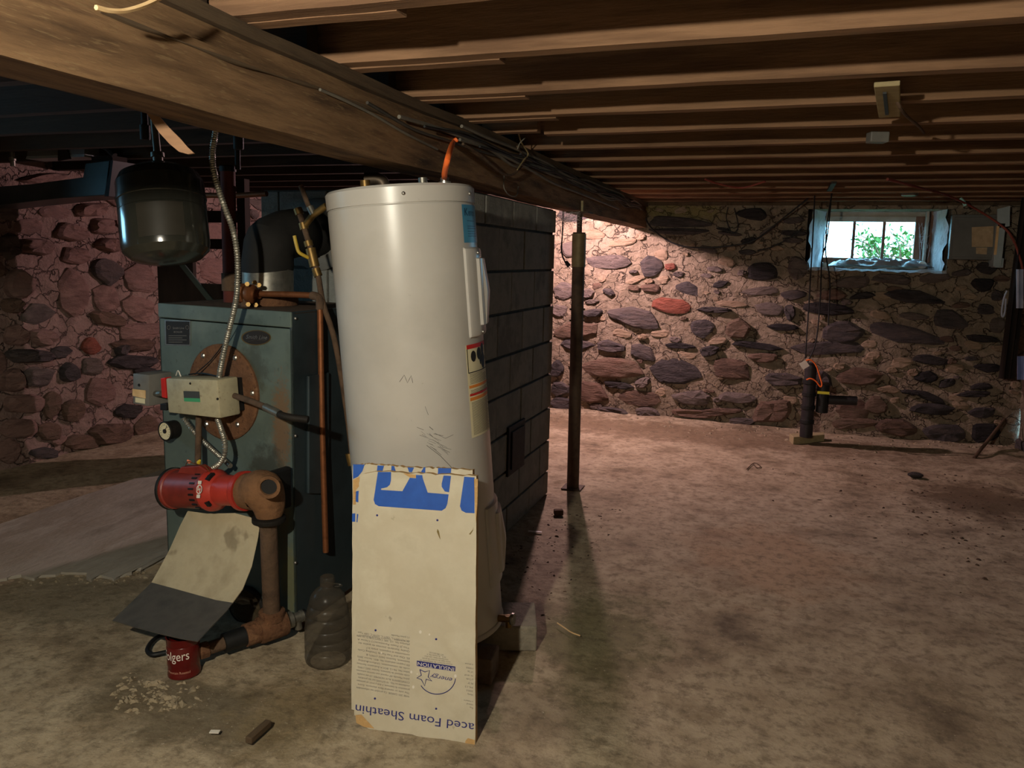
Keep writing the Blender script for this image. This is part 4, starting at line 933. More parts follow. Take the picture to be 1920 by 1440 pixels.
# ---------------- bent shield leaning out from the boiler
m_shield = mat('shield_board', [(150, 138, 112), (178, 166, 138), (164, 152, 124)], scale=6, rough=.85, bump=.15, bscale=30, speck=(9, (108, 96, 74), .64, .55))
rows = [([(352, 958), (388, 963), (440, 962), (470, 970), (487, 984)], .115), ([(338, 985), (380, 990), (425, 992), (462, 1000), (484, 1008)], .135), ([(318, 1030), (365, 1040), (410, 1048), (450, 1056), (472, 1062)], .175),
        ([(301, 1062), (345, 1078), (390, 1092), (425, 1104), (455, 1104)], .215), ([(284, 1092), (325, 1103), (368, 1115), (405, 1125), (436, 1130)], .26), ([(272, 1104), (313, 1117), (357, 1130), (395, 1141), (426, 1144)], .295),
        ([(240, 1135), (285, 1148), (330, 1161), (370, 1171), (398, 1173)], .375), ([(211, 1163), (255, 1176), (300, 1188), (340, 1197), (371, 1202)], .45)]
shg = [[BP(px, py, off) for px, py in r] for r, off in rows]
shield = thing('bent_shield', 'pale bent shield sheet leaning out under the red pump', 'shield', shg[-1][2]*V(1, 1, 0)+V(0, 0, shg[-1][2][2]))
MB().sheet(shg[:5], V(-.0005, .001, -.0035)).build('upper_sheet', m_shield, shield, ang=60)
MB().sheet(shg[4:], V(-.0005, .001, -.0035)).build('lower_flap', mat('shadowed_flap', [(72, 72, 72), (98, 96, 92), (84, 82, 80)], scale=8, rough=.42, metal=.35), shield, ang=60)  # shadow cast across the lower sheet is put into this darker grey
# ---------------- flue elbow and collar
m_flue = mat('flue_black', [(20, 19, 18), (34, 32, 29)], scale=10, rough=.8, bump=.1, bscale=30)
fb0 = at_y(503, 560, 2.58); fb0[2] = BTOP
rc = at_y(598, 440, CH['y0'])
flue = thing('flue_pipe', 'fat black stovepipe elbow from the boiler top into the chimney', 'flue pipe', fb0)
fa = at_y(500, 500, 2.58); fbk = at_y(508, 455, 2.60); fc = at_y(545, 438, 2.72)
Pf = spl([fb0+V(0, 0, .14), V(fb0[0], fb0[1], fa[2]), fbk, fc, rc+V(-.03, -.10, 0), rc+V(0, .03, 0)], 5)
MB().tube(Pf, lambda t: .098+.002*math.sin(t*70), 26).build('elbow', m_flue, flue, ang=20)
MB().lathe([(.098, 0), (.098, .15)], fb0, V(0, 0, 1), 26).build('stack_base', m_galv, flue)
MB().lathe([(.115, 0), (.115, .03), (.10, .034)], fb0, V(0, 0, 1), 26).build('stack_collar', m_rust, flue)
MB().lathe([(.155, 0), (.158, .006), (.150, .012), (.101, .020), (.100, .004)], rc+V(0, -.003, 0), V(0, -1, 0), 32).build('wall_collar', m_greyb, flue)
# ---------------- expansion tank
m_tank = mat('tank_black', [(34, 34, 30), (46, 46, 40)], scale=4, rough=.16, spec=.8, bump=.015, bscale=10)
tD = 2.62; tT, tB = at_d(300, 338, tD), at_d(313, 472, tD-.02); tr = 77/1450*2.62; tax = unit(tB-tT); tl = np.linalg.norm(tB-tT)
tk = thing('expansion_tank', 'black domed expansion tank hanging over the boiler front', 'tank', tB)
MB().lathe([(.012, -.055), (.05, -.052), (tr*.6, -.038), (tr*.9, -.016), (tr, .012), (tr, .25*tl), (tr+.003, .255*tl), (tr+.003, .30*tl), (tr, .31*tl), (tr, .44*tl), (tr-.002, .445*tl), (tr, .45*tl), (tr, tl-.02), (tr*.97, tl), (tr*.8, tl+.022), (tr*.4, tl+.038), (.01, tl+.04)], tT, tax, 48).build('shell', m_tank, tk, ang=25)
MB().lathe([(.016, 0), (.016, .03), (.022, .03), (.022, .045), (.012, .046), (.012, .30)], tT-tax*.05, -tax, 12).build('hanger_pipe', m_galv, tk)
lab = []
for j in range(2):
    row = []
    for i in range(9):
        d_ = unit(CAM-tT); d_ = unit(d_-tax*(d_@tax)); e_ = np.cross(tax, d_); t = math.radians(-34+i*7.5); row.append(tT+tax*tl*(.47+.45*j)+(d_*math.cos(t)-e_*math.sin(t))*(tr+.0008))
    lab.append(row)
MB().sheet(lab).build('label', mat('tank_label', [(42, 39, 33), (50, 46, 39)], scale=8, rough=.4), tk, recalc=False)
# ================================================================== PIPES OVER AND BESIDE THE BOILER
cq = lambda px, py: at_y(px, py, 2.45)
cp = thing('copper_riser', 'thin copper pipe turning off the bronze flange and dropping beside the boiler', 'pipe', V(*(cq(611, 1035))))
MB().tube(spl([cq(486, 551), cq(540, 552), cq(585, 554)], 4)+spl([cq(593, 556), cq(599, 562), cq(600, 572)], 4)+[cq(604, 800), cq(611, 1035)], .0115, 12).build('pipe', m_copper, cp)
MB().tube(spl([cq(584, 554), cq(594, 556), cq(599.5, 563), cq(600, 580)], 5), .0155, 12).build('elbow', m_rustd, cp)
fl_ = thing('bronze_flange', 'bronze circulator flange with brass bolts on top of the boiler', 'flange', cq(468, 575))
MB().lathe([(.036, 0), (.040, .004), (.040, .020), (.036, .024)], cq(452, 551), unit(cq(490, 552)-cq(452, 551)), 8).build('flange', m_copper, fl_, ang=20)
MB().lathe([(.034, 0), (.036, .004), (.036, .018), (.020, .026), (.018, .05)], cq(466, 551), unit(cq(490, 552)-cq(452, 551)), 24).build('flange_hub', m_copper, fl_)
for (px, py) in ((464, 533), (478, 530), (486, 535), (466, 571), (480, 572)):
    MB().lathe([(.009, 0), (.009, .012)], at_y(px, py, 2.42), unit(V(.5, -.8, .1)), 6).build('bolt', m_brass, fl_, ang=20)
MB().cyl(cq(462, 560), V(cq(462, 560)[0], 2.45, BTOP-.002), .022, n=14).build('stub', m_rustd, fl_)
# brass valve riser with a yellow lever
vq = lambda px, py: at_y(px, py, 2.46)
vr_ = thing('valve_riser', 'brown pipe with brass fittings and a yellow lever valve left of the heater', 'pipe', vq(628, 640))
main = [vq(559, 392), vq(568, 420), vq(578, 452), vq(588, 485), vq(597, 520), vq(606, 570), vq(628, 640), vq(650, 770), vq(662, 870)]
MB().tube(spl(main, 5), .0105, 12).build('pipe', m_rustd, vr_)
for (a, b_, r_) in (((558, 391), (562, 402), .016), ((568, 418), (571, 430), .0165), ((577, 452), (580, 462), .016), ((582, 466), (590, 500), .0185), ((592, 504), (597, 518), .0155), ((655, 850), (660, 872), .0155)):
    MB().cyl(vq(*a), vq(*b_), r_, n=12).build('brass_fitting', m_brass, vr_)
MB().tube(spl([at_y(552, 442, 2.42), at_y(556, 460, 2.42), at_y(560, 472, 2.42), at_y(568, 478, 2.43), at_y(580, 484, 2.45)], 5), .0065, 8).build('lever', mat('lever_yellow', [(170, 140, 44), (190, 160, 58)], scale=20, rough=.5), vr_)
MB().tube([vq(570, 425), vq(586, 404), vq(612, 386)], .0125, 12).build('branch', m_brass, vr_)
MB().tube([vq(586, 404), vq(578, 385), vq(564, 348)], .0095, 10).build('branch_pipe', m_rustd, vr_)
MB().cyl(vq(588, 402), vq(581, 388), .014, n=10).build('brass_fitting', m_galv, vr_)
# rust red standpipe
rq = lambda px, py: at_y(px, py, 2.62)
sp_ = thing('iron_standpipe', 'thick rust-red iron pipe standing on the boiler top', 'pipe', V(*(rq(432, 575)[:2]), BTOP))
pbase = V(rq(433, 575)[0], 2.62, BTOP-.002)
MB().cyl(pbase, rq(427, 322), .029, n=18).build('pipe', mat('oxide_red', [(76, 34, 26), (98, 46, 36)], scale=14, rough=.8), sp_)
MB().cyl(rq(432, 512), rq(433, 545), .036, n=18).build('coupling', m_rustd, sp_)
MB().lathe([(.033, 0), (.033, .02), (.028, .024)], rq(427, 322), V(0, 0, 1), 12).build('cap', m_iron, sp_)
MB().cyl(rq(446, 318), rq(446, 318)+V(0, 0, .40), .011, n=10).build('feed_line', m_iron, sp_)
# cross pipes behind the tank
tag(MB().tube([at_y(378, 366, 2.80), at_y(440, 367, 2.80), at_y(500, 363, 2.80)], .012, 10).build('heating_pipe', m_copper), 'thin horizontal copper heating pipe behind the black tank', 'pipe')
# old plank partition between the boiler and the side wall
m_dark = mat('sooty_wood', [(30, 24, 20), (46, 36, 30)], scale=6, rough=.95, stretch=(3, 3, .6))
pp = thing('plank_rack', 'dark wooden plank rack standing behind the boiler', 'rack', at_z(330, 800)*V(1, 1, 0))
Y0 = 4.1; rk = lambda px, py: at_y(px, py, Y0)
xa, xb, xc = rk(297, 560)[0], rk(345, 560)[0], rk(424, 560)[0]
MB().bx(xa, xb+.08, Y0, Y0+.03, 0, rk(300, 488)[2]+.35).build('side_board', m_dark, pp, smooth=False)
MB().bx(xc+.1, xc+.16, Y0, Y0+.05, 0, 1.85).build('post', m_dark, pp, smooth=False)
MB().bx(xb+.08, xc+.1, Y0, Y0+.025, rk(400, 467)[2], rk(400, 448)[2]).build('shelf_rail', m_dark, pp, smooth=False)
MB().bx(xb+.08, xc+.1, Y0, Y0+.03, 0, rk(390, 532)[2]).build('lower_board', m_dark, pp, smooth=False)
MB().bx(xa, xc+.1, Y0, Y0+.025, rk(400, 417)[2], rk(400, 395)[2]).build('shelf_rail', m_dark, pp, smooth=False)
d0_, d1_ = at_y(338, 492, Y0-.03), at_y(397, 566, Y0-.03)
MB().box((d0_+d1_)/2, (np.linalg.norm(d1_-d0_)+.1, .01, .035), (d1_-d0_, V(0, 1, 0), np.cross(d1_-d0_, V(0, 1, 0)))).build('brace', mat('green_strap', [(62, 74, 70)], rough=.6), pp, smooth=False)
# ducts and boards under the left-hand joists
m_duct = mat('duct_steel', [(58, 68, 70), (78, 88, 90)], scale=5, rough=.35, metal=.55)
dk = lambda px, py: at_y(px, py, 3.3)
du = thing('heating_duct', 'dull teal sheet metal duct below the joists over the side wall', 'duct', dk(100, 365))
MB().prism([dk(-30, 352), dk(60, 345), dk(165, 331), dk(205, 326), dk(196, 366), dk(110, 372), dk(20, 382), dk(-30, 388)], V(0, .22, 0)).build('trunk', m_duct, du, smooth=False, bev=.004)
MB().prism([dk(160, 306), dk(208, 300), dk(205, 330), dk(155, 334)], V(0, .18, 0)).build('boot', m_duct, du, smooth=False, bev=.004)
MB().prism([dk(205, 300), dk(212, 301), dk(204, 368), dk(196, 368)], V(0, .2, 0)).build('end_flange', m_blackp, du, smooth=False)
MB().bx(dk(160, 300)[0], dk(200, 300)[0], 3.34, 3.44, dk(180, 300)[2], JZ).build('hanger', m_dark, du, smooth=False)
lf = thing('shop_light', 'grey metal strip light housing hung under the left-hand joists', 'light fixture', dk(110, 298))
MB().prism([dk(54, 266), dk(158, 263), dk(158, 290), dk(50, 293)], V(0, .10, 0)).build('housing', mat('fixture_grey', [(96, 98, 98)], rough=.5), lf, smooth=False, bev=.003)
MB().prism([dk(50, 293), dk(158, 289), dk(158, 294), dk(48, 298)], V(0, .12, 0)).build('lip', mat('fixture_lip', [(150, 160, 162)], rough=.35, metal=.3), lf, smooth=False)
MB().prism([dk(112, 280), dk(120, 262), dk(126, 272), dk(134, 298), dk(112, 302)], V(0, -.012, 0)).build('bracket', m_dark, lf, smooth=False)
for px in (66, 148): MB().bx(dk(px, 260)[0]-.008, dk(px, 260)[0]+.008, 3.34, 3.356, dk(px, 266)[2], JZ+.02).build('hanger', m_iron, lf, smooth=False)
for i, (px, py, r_) in enumerate(((20, 268, .020), (24, 305, .014))):
    p = dk(px, py); o = MB().lathe([(r_, 0), (r_, .03), (r_*1.35, .032), (r_*1.35, .05), (r_*.9, .052), (r_*.9, max(.08, JZ+.02-p[2]))], p-V(0, 0, .02), V(0, 0, 1), 12).build('pipe_stub', m_brass if not i else m_galv)
    tag(o, ('brass', 'galvanised')[i]+' capped pipe stub dropping from the left-hand joists', 'pipe')
MB_ = MB().tube([dk(-40, 232), dk(60, 222), dk(120, 232), dk(200, 278), dk(215, 292)], .016, 8).build('black_pipe', m_iron); tag(MB_, 'dark iron pipe bending under the left-hand joists', 'pipe')
# pine lath hanging over the tank
m_lath = mat('pine_lath', [(118, 88, 64), (142, 108, 80)], scale=10, rough=.7, stretch=(1, 1, 4))
lk = lambda px, py: at_d(px, py, 1.68)
g = [[lk(px, py) for px, py in r] for r in (((272, 208), (293, 212)), ((284, 226), (307, 228)), ((298, 248), (322, 244)), ((318, 270), (340, 262)), ((335, 284), (352, 276)), ((352, 289), (364, 287)))]
tag(MB().sheet(g, fw*.006).build('pine_lath', m_lath), 'thin bare wood lath hanging down past the beam over the tank', 'lath')
for (px, py, lab) in ((272, 246, 'small grey pipe stub beside the bare wood lath'), (447, 264, 'small grey pipe stub right of the ribbed conduit')):
    p = at_d(px, py, 2.75); tag(MB().lathe([(.016, 0), (.018, .004), (.018, .05), (.012, .052), (.012, max(.1, JZ+.02-p[2]))], p-V(0, 0, .03), V(0, 0, 1), 12).build('pipe_stub', m_iron), lab, 'pipe')
# ================================================================== CAN, JUG, LITTER
m_can = mat('can_red', [(78, 14, 13), (92, 20, 18)], scale=8, rough=.22, spec=.6)
cc = at_z(346, 1262); cr = .052; ch = .135; cax = unit(V(-.03, .02, 1))
can = thing('coffee_can', 'dark red coffee can with white lettering under the bent shield', 'can', cc)
CS = lambda a, h, r=cr: cc+cax*h+(unit(V(*(-fw[:2]), 0))*math.cos(math.radians(a))+unit(V(*rt[:2], 0))*math.sin(math.radians(a)))*r
prof = [(cr-.004, 0), (cr, .003), (cr, .012), (cr-.0015, .015), (cr-.0015, .04), (cr, .044), (cr, ch-.03), (cr-.0015, ch-.027), (cr, ch-.022), (cr, ch-.003), (cr+.002, ch), (cr-.002, ch), (cr-.003, .01), (.004, .008)]
MB().lathe(prof, cc, cax, 40).build('body', m_can, can, ang=40)
mb = MB(); put_text(mb, 'Folgers', lambda x, y: CS(-62+104*x, .066+y*.030+.006*x, cr+.0008)); mb.build('lettering', m_white, can, smooth=False, recalc=False)
mb = MB(); put_text(mb, 'Mountain Roasted', lambda x, y: CS(-40+84*x, .024+y*.008, cr+.0002)); mb.build('small_lettering', mat('can_print', [(190, 140, 120)], rough=.5), can, smooth=False, recalc=False, kind='stuff')
m_jug = mat('jug_plastic', [(84, 78, 70), (98, 92, 82)], scale=6, rough=.25, spec=.5)
b = m_jug.node_tree.nodes['Principled BSDF']; b.inputs['Transmission Weight'].default_value = .55; b.inputs['IOR'].default_value = 1.2; b.inputs['Alpha'].default_value = .55
jc = at_z(600, 1250); jc[1] += .05; js = .305/ .305
jug = thing('plastic_jug', 'ribbed translucent plastic jug standing between boiler and foam board', 'jug', jc)
pr_ = [(.060, 0), (.076, .006), (.079, .02), (.078, .045), (.074, .05), (.079, .056), (.079, .085), (.074, .091), (.079, .098), (.078, .125), (.073, .131), (.077, .138), (.074, .165), (.069, .171), (.072, .178), (.066, .20), (.060, .206), (.063, .214), (.058, .235), (.042, .256), (.024, .268), (.022, .275)]
MB().lathe(pr_, jc, V(0, 0, 1), 36, cap=False).build('body', m_jug, jug, ang=60)
MB().lathe([(.022, .27), (.025, .273), (.025, .30), (.022, .304), (.004, .304)], jc, V(0, 0, 1), 20).build('cap', m_jug, jug)
MB().tube(spl([jc+V(.02, -.01, .285), jc+V(.05, -.01, .288), jc+V(.06, -.005, .282), jc+V(.03, .0, .272)], 5), .0025, 6).build('tether', m_jug, jug)
p = at_z(403, 1379); tag(MB().box(p+V(0, 0, .012), (.028, .014, .003), (V(.9, .3, 0), V(-.3, .9, 0), V(0, 0, 1))).build('paper_scrap', m_white), 'small white paper scrap lying on the floor', 'paper')
p, q_ = at_z(470, 1395), at_z(500, 1368); tag(MB().box((p+q_)/2+V(0, 0, .016), (np.linalg.norm(q_-p)+.02, .022, .02), (q_-p, np.cross(V(0, 0, 1), q_-p), V(0, 0, 1))).build('wood_offcut', m_timber2, smooth=False, bev=.003), 'short dark wood offcut on the floor near the foam board', 'wood')
p = at_z(1047, 966); tag(MB().box(p+V(0, 0, .018), (.05, .035, .03), (V(.8, .4, 0), V(-.4, .8, 0), V(0, 0, 1))).build('brick_chip', m_rustd, smooth=False, bev=.004), 'small dark brick chip lying left of the steel post', 'chip')
p = at_z(1003, 1001); tag(MB().box(p+V(0, 0, .012), (.07, .018, .003), (V(1, .15, 0), V(-.15, 1, 0), V(0, 0, 1))).build('paper_scrap', m_white), 'thin white scrap on the dark floor beside the chimney', 'paper')
tag(MB().tube(spl([at_z(px, py, .012) for px, py in ((1045, 1168), (1060, 1178), (1072, 1186), (1088, 1192))], 4), .0025, 5).build('straw', m_splint), 'thin pale straw lying on the greenish floor stain', 'straw')
tag(MB().tube(spl([at_z(px, py, .008) for px, py in ((1412, 870), (1420, 877), (1426, 874), (1414, 868), (1400, 880))], 5), .003, 5).build('wire_scrap', m_rustd), 'small curled rusty wire on the floor', 'wire')
p = at_z(1716, 896); tag(MB().ball(p+V(0, 0, .02), (.05, .035, .02), 8, 5).build('flat_stone', m_st['k']), 'small flat dark stone lying on the bare floor', 'stone')
tag(MB().tube(spl([at_z(px, py, .02) for px, py in ((330, 1185), (295, 1195), (277, 1215), (284, 1227), (315, 1222))], 6), .008, 8).build('rubber_hose', m_blackp), 'black rubber hose loop behind the coffee can', 'hose')
# ================================================================== WINDOW
m_sash = mat('sash_wood', [(96, 66, 50), (126, 92, 72)], scale=8, rough=.8, stretch=(4, 4, 1))
m_frame = mat('frame_paint', [(150, 140, 124), (176, 166, 150)], scale=9, rough=.8)
YW = 7.25
wp = lambda px, py: at_y(px, py, YW)
gx0, gx1, gz0, gz1 = wp(1546, 450)[0], wp(1714, 450)[0], wp(1630, 484)[2], wp(1630, 416)[2]
window = thing('window_1', 'small three-pane basement window high in the back stone wall', 'window', ((gx0+gx1)/2, YW, gz0-.05)); window['kind'] = 'structure'
del window['category']
fr = .045
for nm, (a, b_, c, d) in dict(l=(gx0-fr, gx0, gz0-fr, gz1+fr), r=(gx1, gx1+fr+.03, gz0-fr, gz1+fr), t=(gx0, gx1, gz1, gz1+fr), b=(gx0, gx1, gz0-fr, gz0)).items():
    MB().bx(a, b_, YW-.02, YW+.03, c, d).build('sash_rail', m_frame if nm == 't' else m_sash, window, smooth=False, bev=.003)
mx = [wp(1600, 450)[0], wp(1656, 450)[0]]
for x in mx: MB().bx(x-.011, x+.011, YW-.008, YW+.02, gz0, gz1).build('muntin', m_sash, window, smooth=False)
m_glass = bpy.data.materials.new('window_glass'); m_glass.use_nodes = True
nt = m_glass.node_tree; nt.nodes.clear(); o_ = nt.nodes.new('ShaderNodeOutputMaterial'); t_ = nt.nodes.new('ShaderNodeBsdfTransparent'); g2 = nt.nodes.new('ShaderNodeBsdfGlossy'); x_ = nt.nodes.new('ShaderNodeMixShader')
t_.inputs[0].default_value = (.90, .97, .97, 1); g2.inputs['Roughness'].default_value = .05; x_.inputs[0].default_value = .05
nt.links.new(t_.outputs[0], x_.inputs[1]); nt.links.new(g2.outputs[0], x_.inputs[2]); nt.links.new(x_.outputs[0], o_.inputs[0])
xe = [gx0]+mx+[gx1]
for a, b_ in zip(xe, xe[1:]): MB().bx(a, b_, YW+.004, YW+.007, gz0, gz1).build('pane', m_glass, window, smooth=False)
# filler between sash and the opening, stops on the right jamb
X0, X1, Z0, Z1 = WIN
MB().bx(X0-.02, gx0-fr, YW-.01, YW+.05, Z0-.02, Z1+.03).build('jamb_board', m_frame, window, smooth=False)
MB().bx(gx1+fr+.03, X1+.02, YW-.01, YW+.05, Z0-.02, Z1+.03).build('jamb_board', m_frame, window, smooth=False)
MB().bx(gx0-fr, gx1+fr+.03, YW-.01, YW+.05, gz1+fr, Z1+.03).build('head_board', m_frame, window, smooth=False)
MB().bx(gx0-fr, gx1+fr+.03, YW-.01, YW+.05, Z0-.03, gz0-fr).build('sill_board', m_frame, window, smooth=False)
for k, dx in enumerate((.02, .055, .09)):
    MB().bx(gx1+fr+dx, gx1+fr+dx+.018, YW-.09+.02*k, YW-.01, gz0-.03, Z1).build('stop_bead', m_sash if k % 2 else m_frame, window, smooth=False)
# lumpy lime plaster on the reveals
m_lime = mat('lime_plaster', [(170, 170, 172), (206, 206, 208), (186, 186, 190)], scale=14, rough=.95, bump=.8, bscale=40, stretch=(1, 1, .5))
def reveal(x, sgn, xb):
    g = []
    for i in range(16):
        z = Z0+(Z1-Z0)*i/15; row = []
        for j in range(12):
            y = YB-.03+(YW-YB+.02)*j/11; row.append(V(x+(xb-x)*j/11+sgn*(.012+.035*abs(fbm(y*9, z*5, 2))+(.03 if j < 2 else 0)*abs(fbm(z*7, 3, 1))), y, z))
        g.append(row)
    MB().sheet(g).build('reveal_plaster', m_lime, window, recalc=False)
reveal(X1, -1, wp(1747, 450)[0]); reveal(X0, 1, wp(1541, 450)[0])
g = [[V(X0+(X1-X0)*i/24, YB-.05+(YW-YB+.04)*j/12, Z0+.008+.02*abs(fbm(i*.5, j*.6, 6))-(.02 if j == 0 else 0)) for i in range(25)] for j in range(13)]
MB().sheet(g).build('sill_plaster', m_lime, window, recalc=False)
# crumpled plastic sheet on the sill
m_tarp = mat('crumpled_plastic', [(120, 122, 128), (168, 170, 176)], scale=10, rough=.4, spec=.5)
xa_, xb_ = at_y(1552, 500, 7.05)[0], at_y(1748, 500, 7.05)[0]
g = []
for j in range(20):
    row = []
    for i in range(44):
        u, v_ = i/43, j/19; rid = .035*abs(math.sin(u*9+3*v_+2*fbm(u*4, v_*4, 1)))+.03*abs(fbm(u*7, v_*6, 4))
        e = min(1, u*8, (1-u)*8, v_*5+.2, (1-v_)*5+.3)
        row.append(V(xa_+(xb_-xa_)*u, 6.93+.26*v_, Z0+.035+rid*e+.03*v_*e))
    g.append(row)
tag(MB().sheet(g).build('plastic_sheet', m_tarp, recalc=False), 'crumpled grey plastic sheet heaped on the window sill', 'plastic sheet')
tag(MB().ball(at_y(1729, 497, 6.98), (.035, .03, .03), 14, 8).build('white_ball', m_white), 'small white ball at the end of the window sill', 'ball')
# cobwebs
def web(name, fn, n, label, r=.0007):
    mb = MB()
    for _ in range(n):
        a, b_ = fn(), fn(); mid = (a+b_)/2-V(0, 0, np.linalg.norm(a-b_)*random.uniform(.02, .15)); mb.tube([a, mid, b_], r, 3)
    tag(mb.build(name, mat('cobweb', [(190, 186, 186)], rough=.9), recalc=False), label, 'cobweb', kind='stuff')
web('cobweb', lambda: at_y(random.uniform(1722, 1745), random.uniform(405, 490), 7.12+random.uniform(-.05, .05)), 26, 'fine cobweb strands at the window jamb', .0009)
web('cobweb', lambda: at_y(random.uniform(1535, 1556), random.uniform(410, 480), 7.12+random.uniform(-.05, .05)), 22, 'fine cobweb strands at the window jamb', .0009)
web('cobweb', lambda: at_y(random.uniform(1032, 1092), 396+abs(random.gauss(0, 18)), 4.40+random.uniform(-.04, .04)), 70, 'dusty cobweb under the beam between chimney and steel post', .0007)
# outside: ground and shrub
m_grass = mat('outdoor_ground', [(58, 78, 40), (84, 104, 58)], scale=3, rough=1)
tag(MB().sheet([[V(-6+14*i/8, 7.4+10*j/8, 1.30+.01*j) for i in range(9)] for j in range(9)]).build('ground', m_grass, recalc=False), 'grassy ground outside the basement window', 'ground', kind='structure'); 
m_leaf = mat('leaf', [(62, 96, 44), (96, 132, 66)], scale=6, rough=.7)
sc_ = at_y(1680, 460, 8.6)
shrub = thing('garden_shrub', 'leafy green shrub outside the window panes', 'shrub', (sc_[0], 8.6, 1.31))
mb = MB(); tw = MB()
for k in range(16):
    tip = at_y(random.uniform(1600, 1716), random.uniform(425, 485), 8.6+random.uniform(-.25, .35)); base = V(sc_[0]+random.uniform(-.2, .2), 8.6+random.uniform(-.1, .1), 1.30)
    pts = spl([base, (base+tip)/2+V(random.uniform(-.1, .1), 0, .1), tip], 6); tw.tube(pts, .006, 5)
    for p in pts[3:]:
        for _ in range(3):
            c = p+V(*(random.gauss(0, .05) for _ in range(3))); a = unit(V(*(random.gauss(0, 1) for _ in range(3)))); b_ = unit(np.cross(a, V(.3, .5, .8))); s_ = random.uniform(.02, .04)
            mb.add([c-a*s_, c+b_*s_*.45, c+a*s_, c-b_*s_*.45], [(0, 1, 2, 3)])
tw.build('branches', m_sash, shrub, kind='stuff'); mb.build('leaves', m_leaf, shrub, smooth=False, recalc=False, kind='stuff')
# hidden-side window in the left wall: frame and panes
w2 = thing('window_2', 'basement window in the left-hand stone wall', 'window', (XL-.40, 1.55, 1.36)); w2['kind'] = 'structure'; del w2['category']
for (y0, y1, z0, z1) in ((1.10, 1.15, 1.36, 1.80), (1.95, 2.0, 1.36, 1.80), (1.15, 1.95, 1.36, 1.40), (1.15, 1.95, 1.76, 1.80), (1.54, 1.56, 1.40, 1.76)):
    MB().bx(XL-.42, XL-.38, y0, y1, z0, z1).build('sash_rail', m_sash, w2, smooth=False)
for (y0, y1) in ((1.15, 1.54), (1.56, 1.95)): MB().bx(XL-.402, XL-.399, y0, y1, 1.40, 1.76).build('pane', m_glass, w2, smooth=False)
# ================================================================== SUMP PIPE, PANEL, CABLES ON THE BACK WALL
m_pvc = mat('black_plastic', [(30, 28, 30), (46, 42, 44)], scale=20, rough=.5)
m_plank = mat('plank_end', [(140, 126, 92), (162, 148, 112)], scale=14, rough=.85, stretch=(1, 4, 4))
sb = at_z(1512, 838); sq = lambda px, py: at_y(px, py, sb[1])
wb_ = tag(MB().hexa([V(*at_z(1487, 835)[:2], 0), V(*at_z(1545, 830)[:2], 0), V(*at_z(1545, 830)[:2], 0)+V(.0, .10, 0), V(*at_z(1487, 835)[:2], 0)+V(-.03, .12, 0)]+[p for p in (V(*at_z(1487, 835)[:2], .065), V(*at_z(1545, 830)[:2], .065), V(*at_z(1545, 830)[:2], .065)+V(0, .10, 0), V(*at_z(1487, 835)[:2], .065)+V(-.03, .12, 0))]).build('wood_block', m_plank, smooth=False, bev=.004), 'pale wooden block on the floor under the sump pipe', 'block')
sp0 = V(sq(1512, 815)[0], sb[1]+.07, .066)
sump = thing('sump_pipe', 'black taped sump pump pipe standing on a wood block against the back wall', 'pipe', sp0)
zt_ = sq(1512, 692)[2]
MB().cyl(sp0, V(sp0[0], sp0[1], zt_), .048, .044, n=20).build('pipe', m_pvc, sump)
MB().lathe([(.044, 0), (.040, .03), (.02, .045)], V(sp0[0], sp0[1], zt_-.002), V(0, 0, 1), 16).build('top_cap', m_pvc, sump)
for py in (722, 745, 770, 797): 
    z = sq(1512, py)[2]; MB().lathe([(.048, 0), (.053, .004), (.053, .03), (.048, .034)], V(sp0[0], sp0[1], z), V(0, 0, 1), 20, cap=False).build('band', m_blackp, sump)
f0 = V(sp0[0]+.10, sp0[1], sq(1530, 775)[2]); f1 = V(sp0[0]+.10, sp0[1], sq(1530, 722)[2])
MB().cyl(f0, f1, .045, n=18).build('float_switch', m_blackp, sump)
MB().box((f0+f1)/2+V(.0, -.047, .05), (.085, .003, .02)).build('yellow_label', mat('label_yellow', [(214, 204, 60)], rough=.5), sump, smooth=False)
MB().cyl(f0+V(.04, 0, .10), f0+V(.24, .02, .105), .036, n=16).build('side_pipe', m_pvc, sump)
MB().lathe([(.036, 0), (.034, .004)], f0+V(.24, .02, .105), V(1, .1, 0), 16).build('pipe_end', m_galv, sump)
tag_c = at_y(1508, 684, sb[1]-.0); tg = V(.72, 0, .69)
tag(MB().box(tag_c, (.055, .002, .055), (V(.80, 0, .6), V(0, 1, 0), V(-.6, 0, .8))).build('paper_tag', m_white), 'square white paper tag hanging over the sump pipe', 'tag')
tag(MB().tube(spl([at_y(px, py, sb[1]-.01) for px, py in ((1511, 676), (1520, 675), (1530, 685), (1537, 705), (1541, 720), (1538, 725), (1530, 715), (1520, 710), (1512, 712))], 6), .0055, 8).build('orange_wire', m_orange), 'orange wire looping beside the sump pipe top', 'wire')
for i, (pts, lab) in enumerate(((((1527, 372), (1526, 406), (1522, 480), (1516, 580), (1510, 672)), 'black cord hanging straight from the joists to the sump pipe'), (((1560, 352), (1556, 400), (1550, 450), (1541, 490), (1538, 560), (1530, 640), (1514, 680)), 'black cord bowing past the window edge to the sump pipe'), (((1562, 350), (1552, 410), (1548, 470), (1556, 530), (1553, 610)), 'short black cord hanging below the window corner'))):
    P = [at_y(px, py, sb[1]+.03) for px, py in pts]; P[0][2] = max(P[0][2], JZ+.01); tag(MB().tube(spl(P, 8), .0055, 6).build('drop_cord', m_blackp), lab, 'cord')
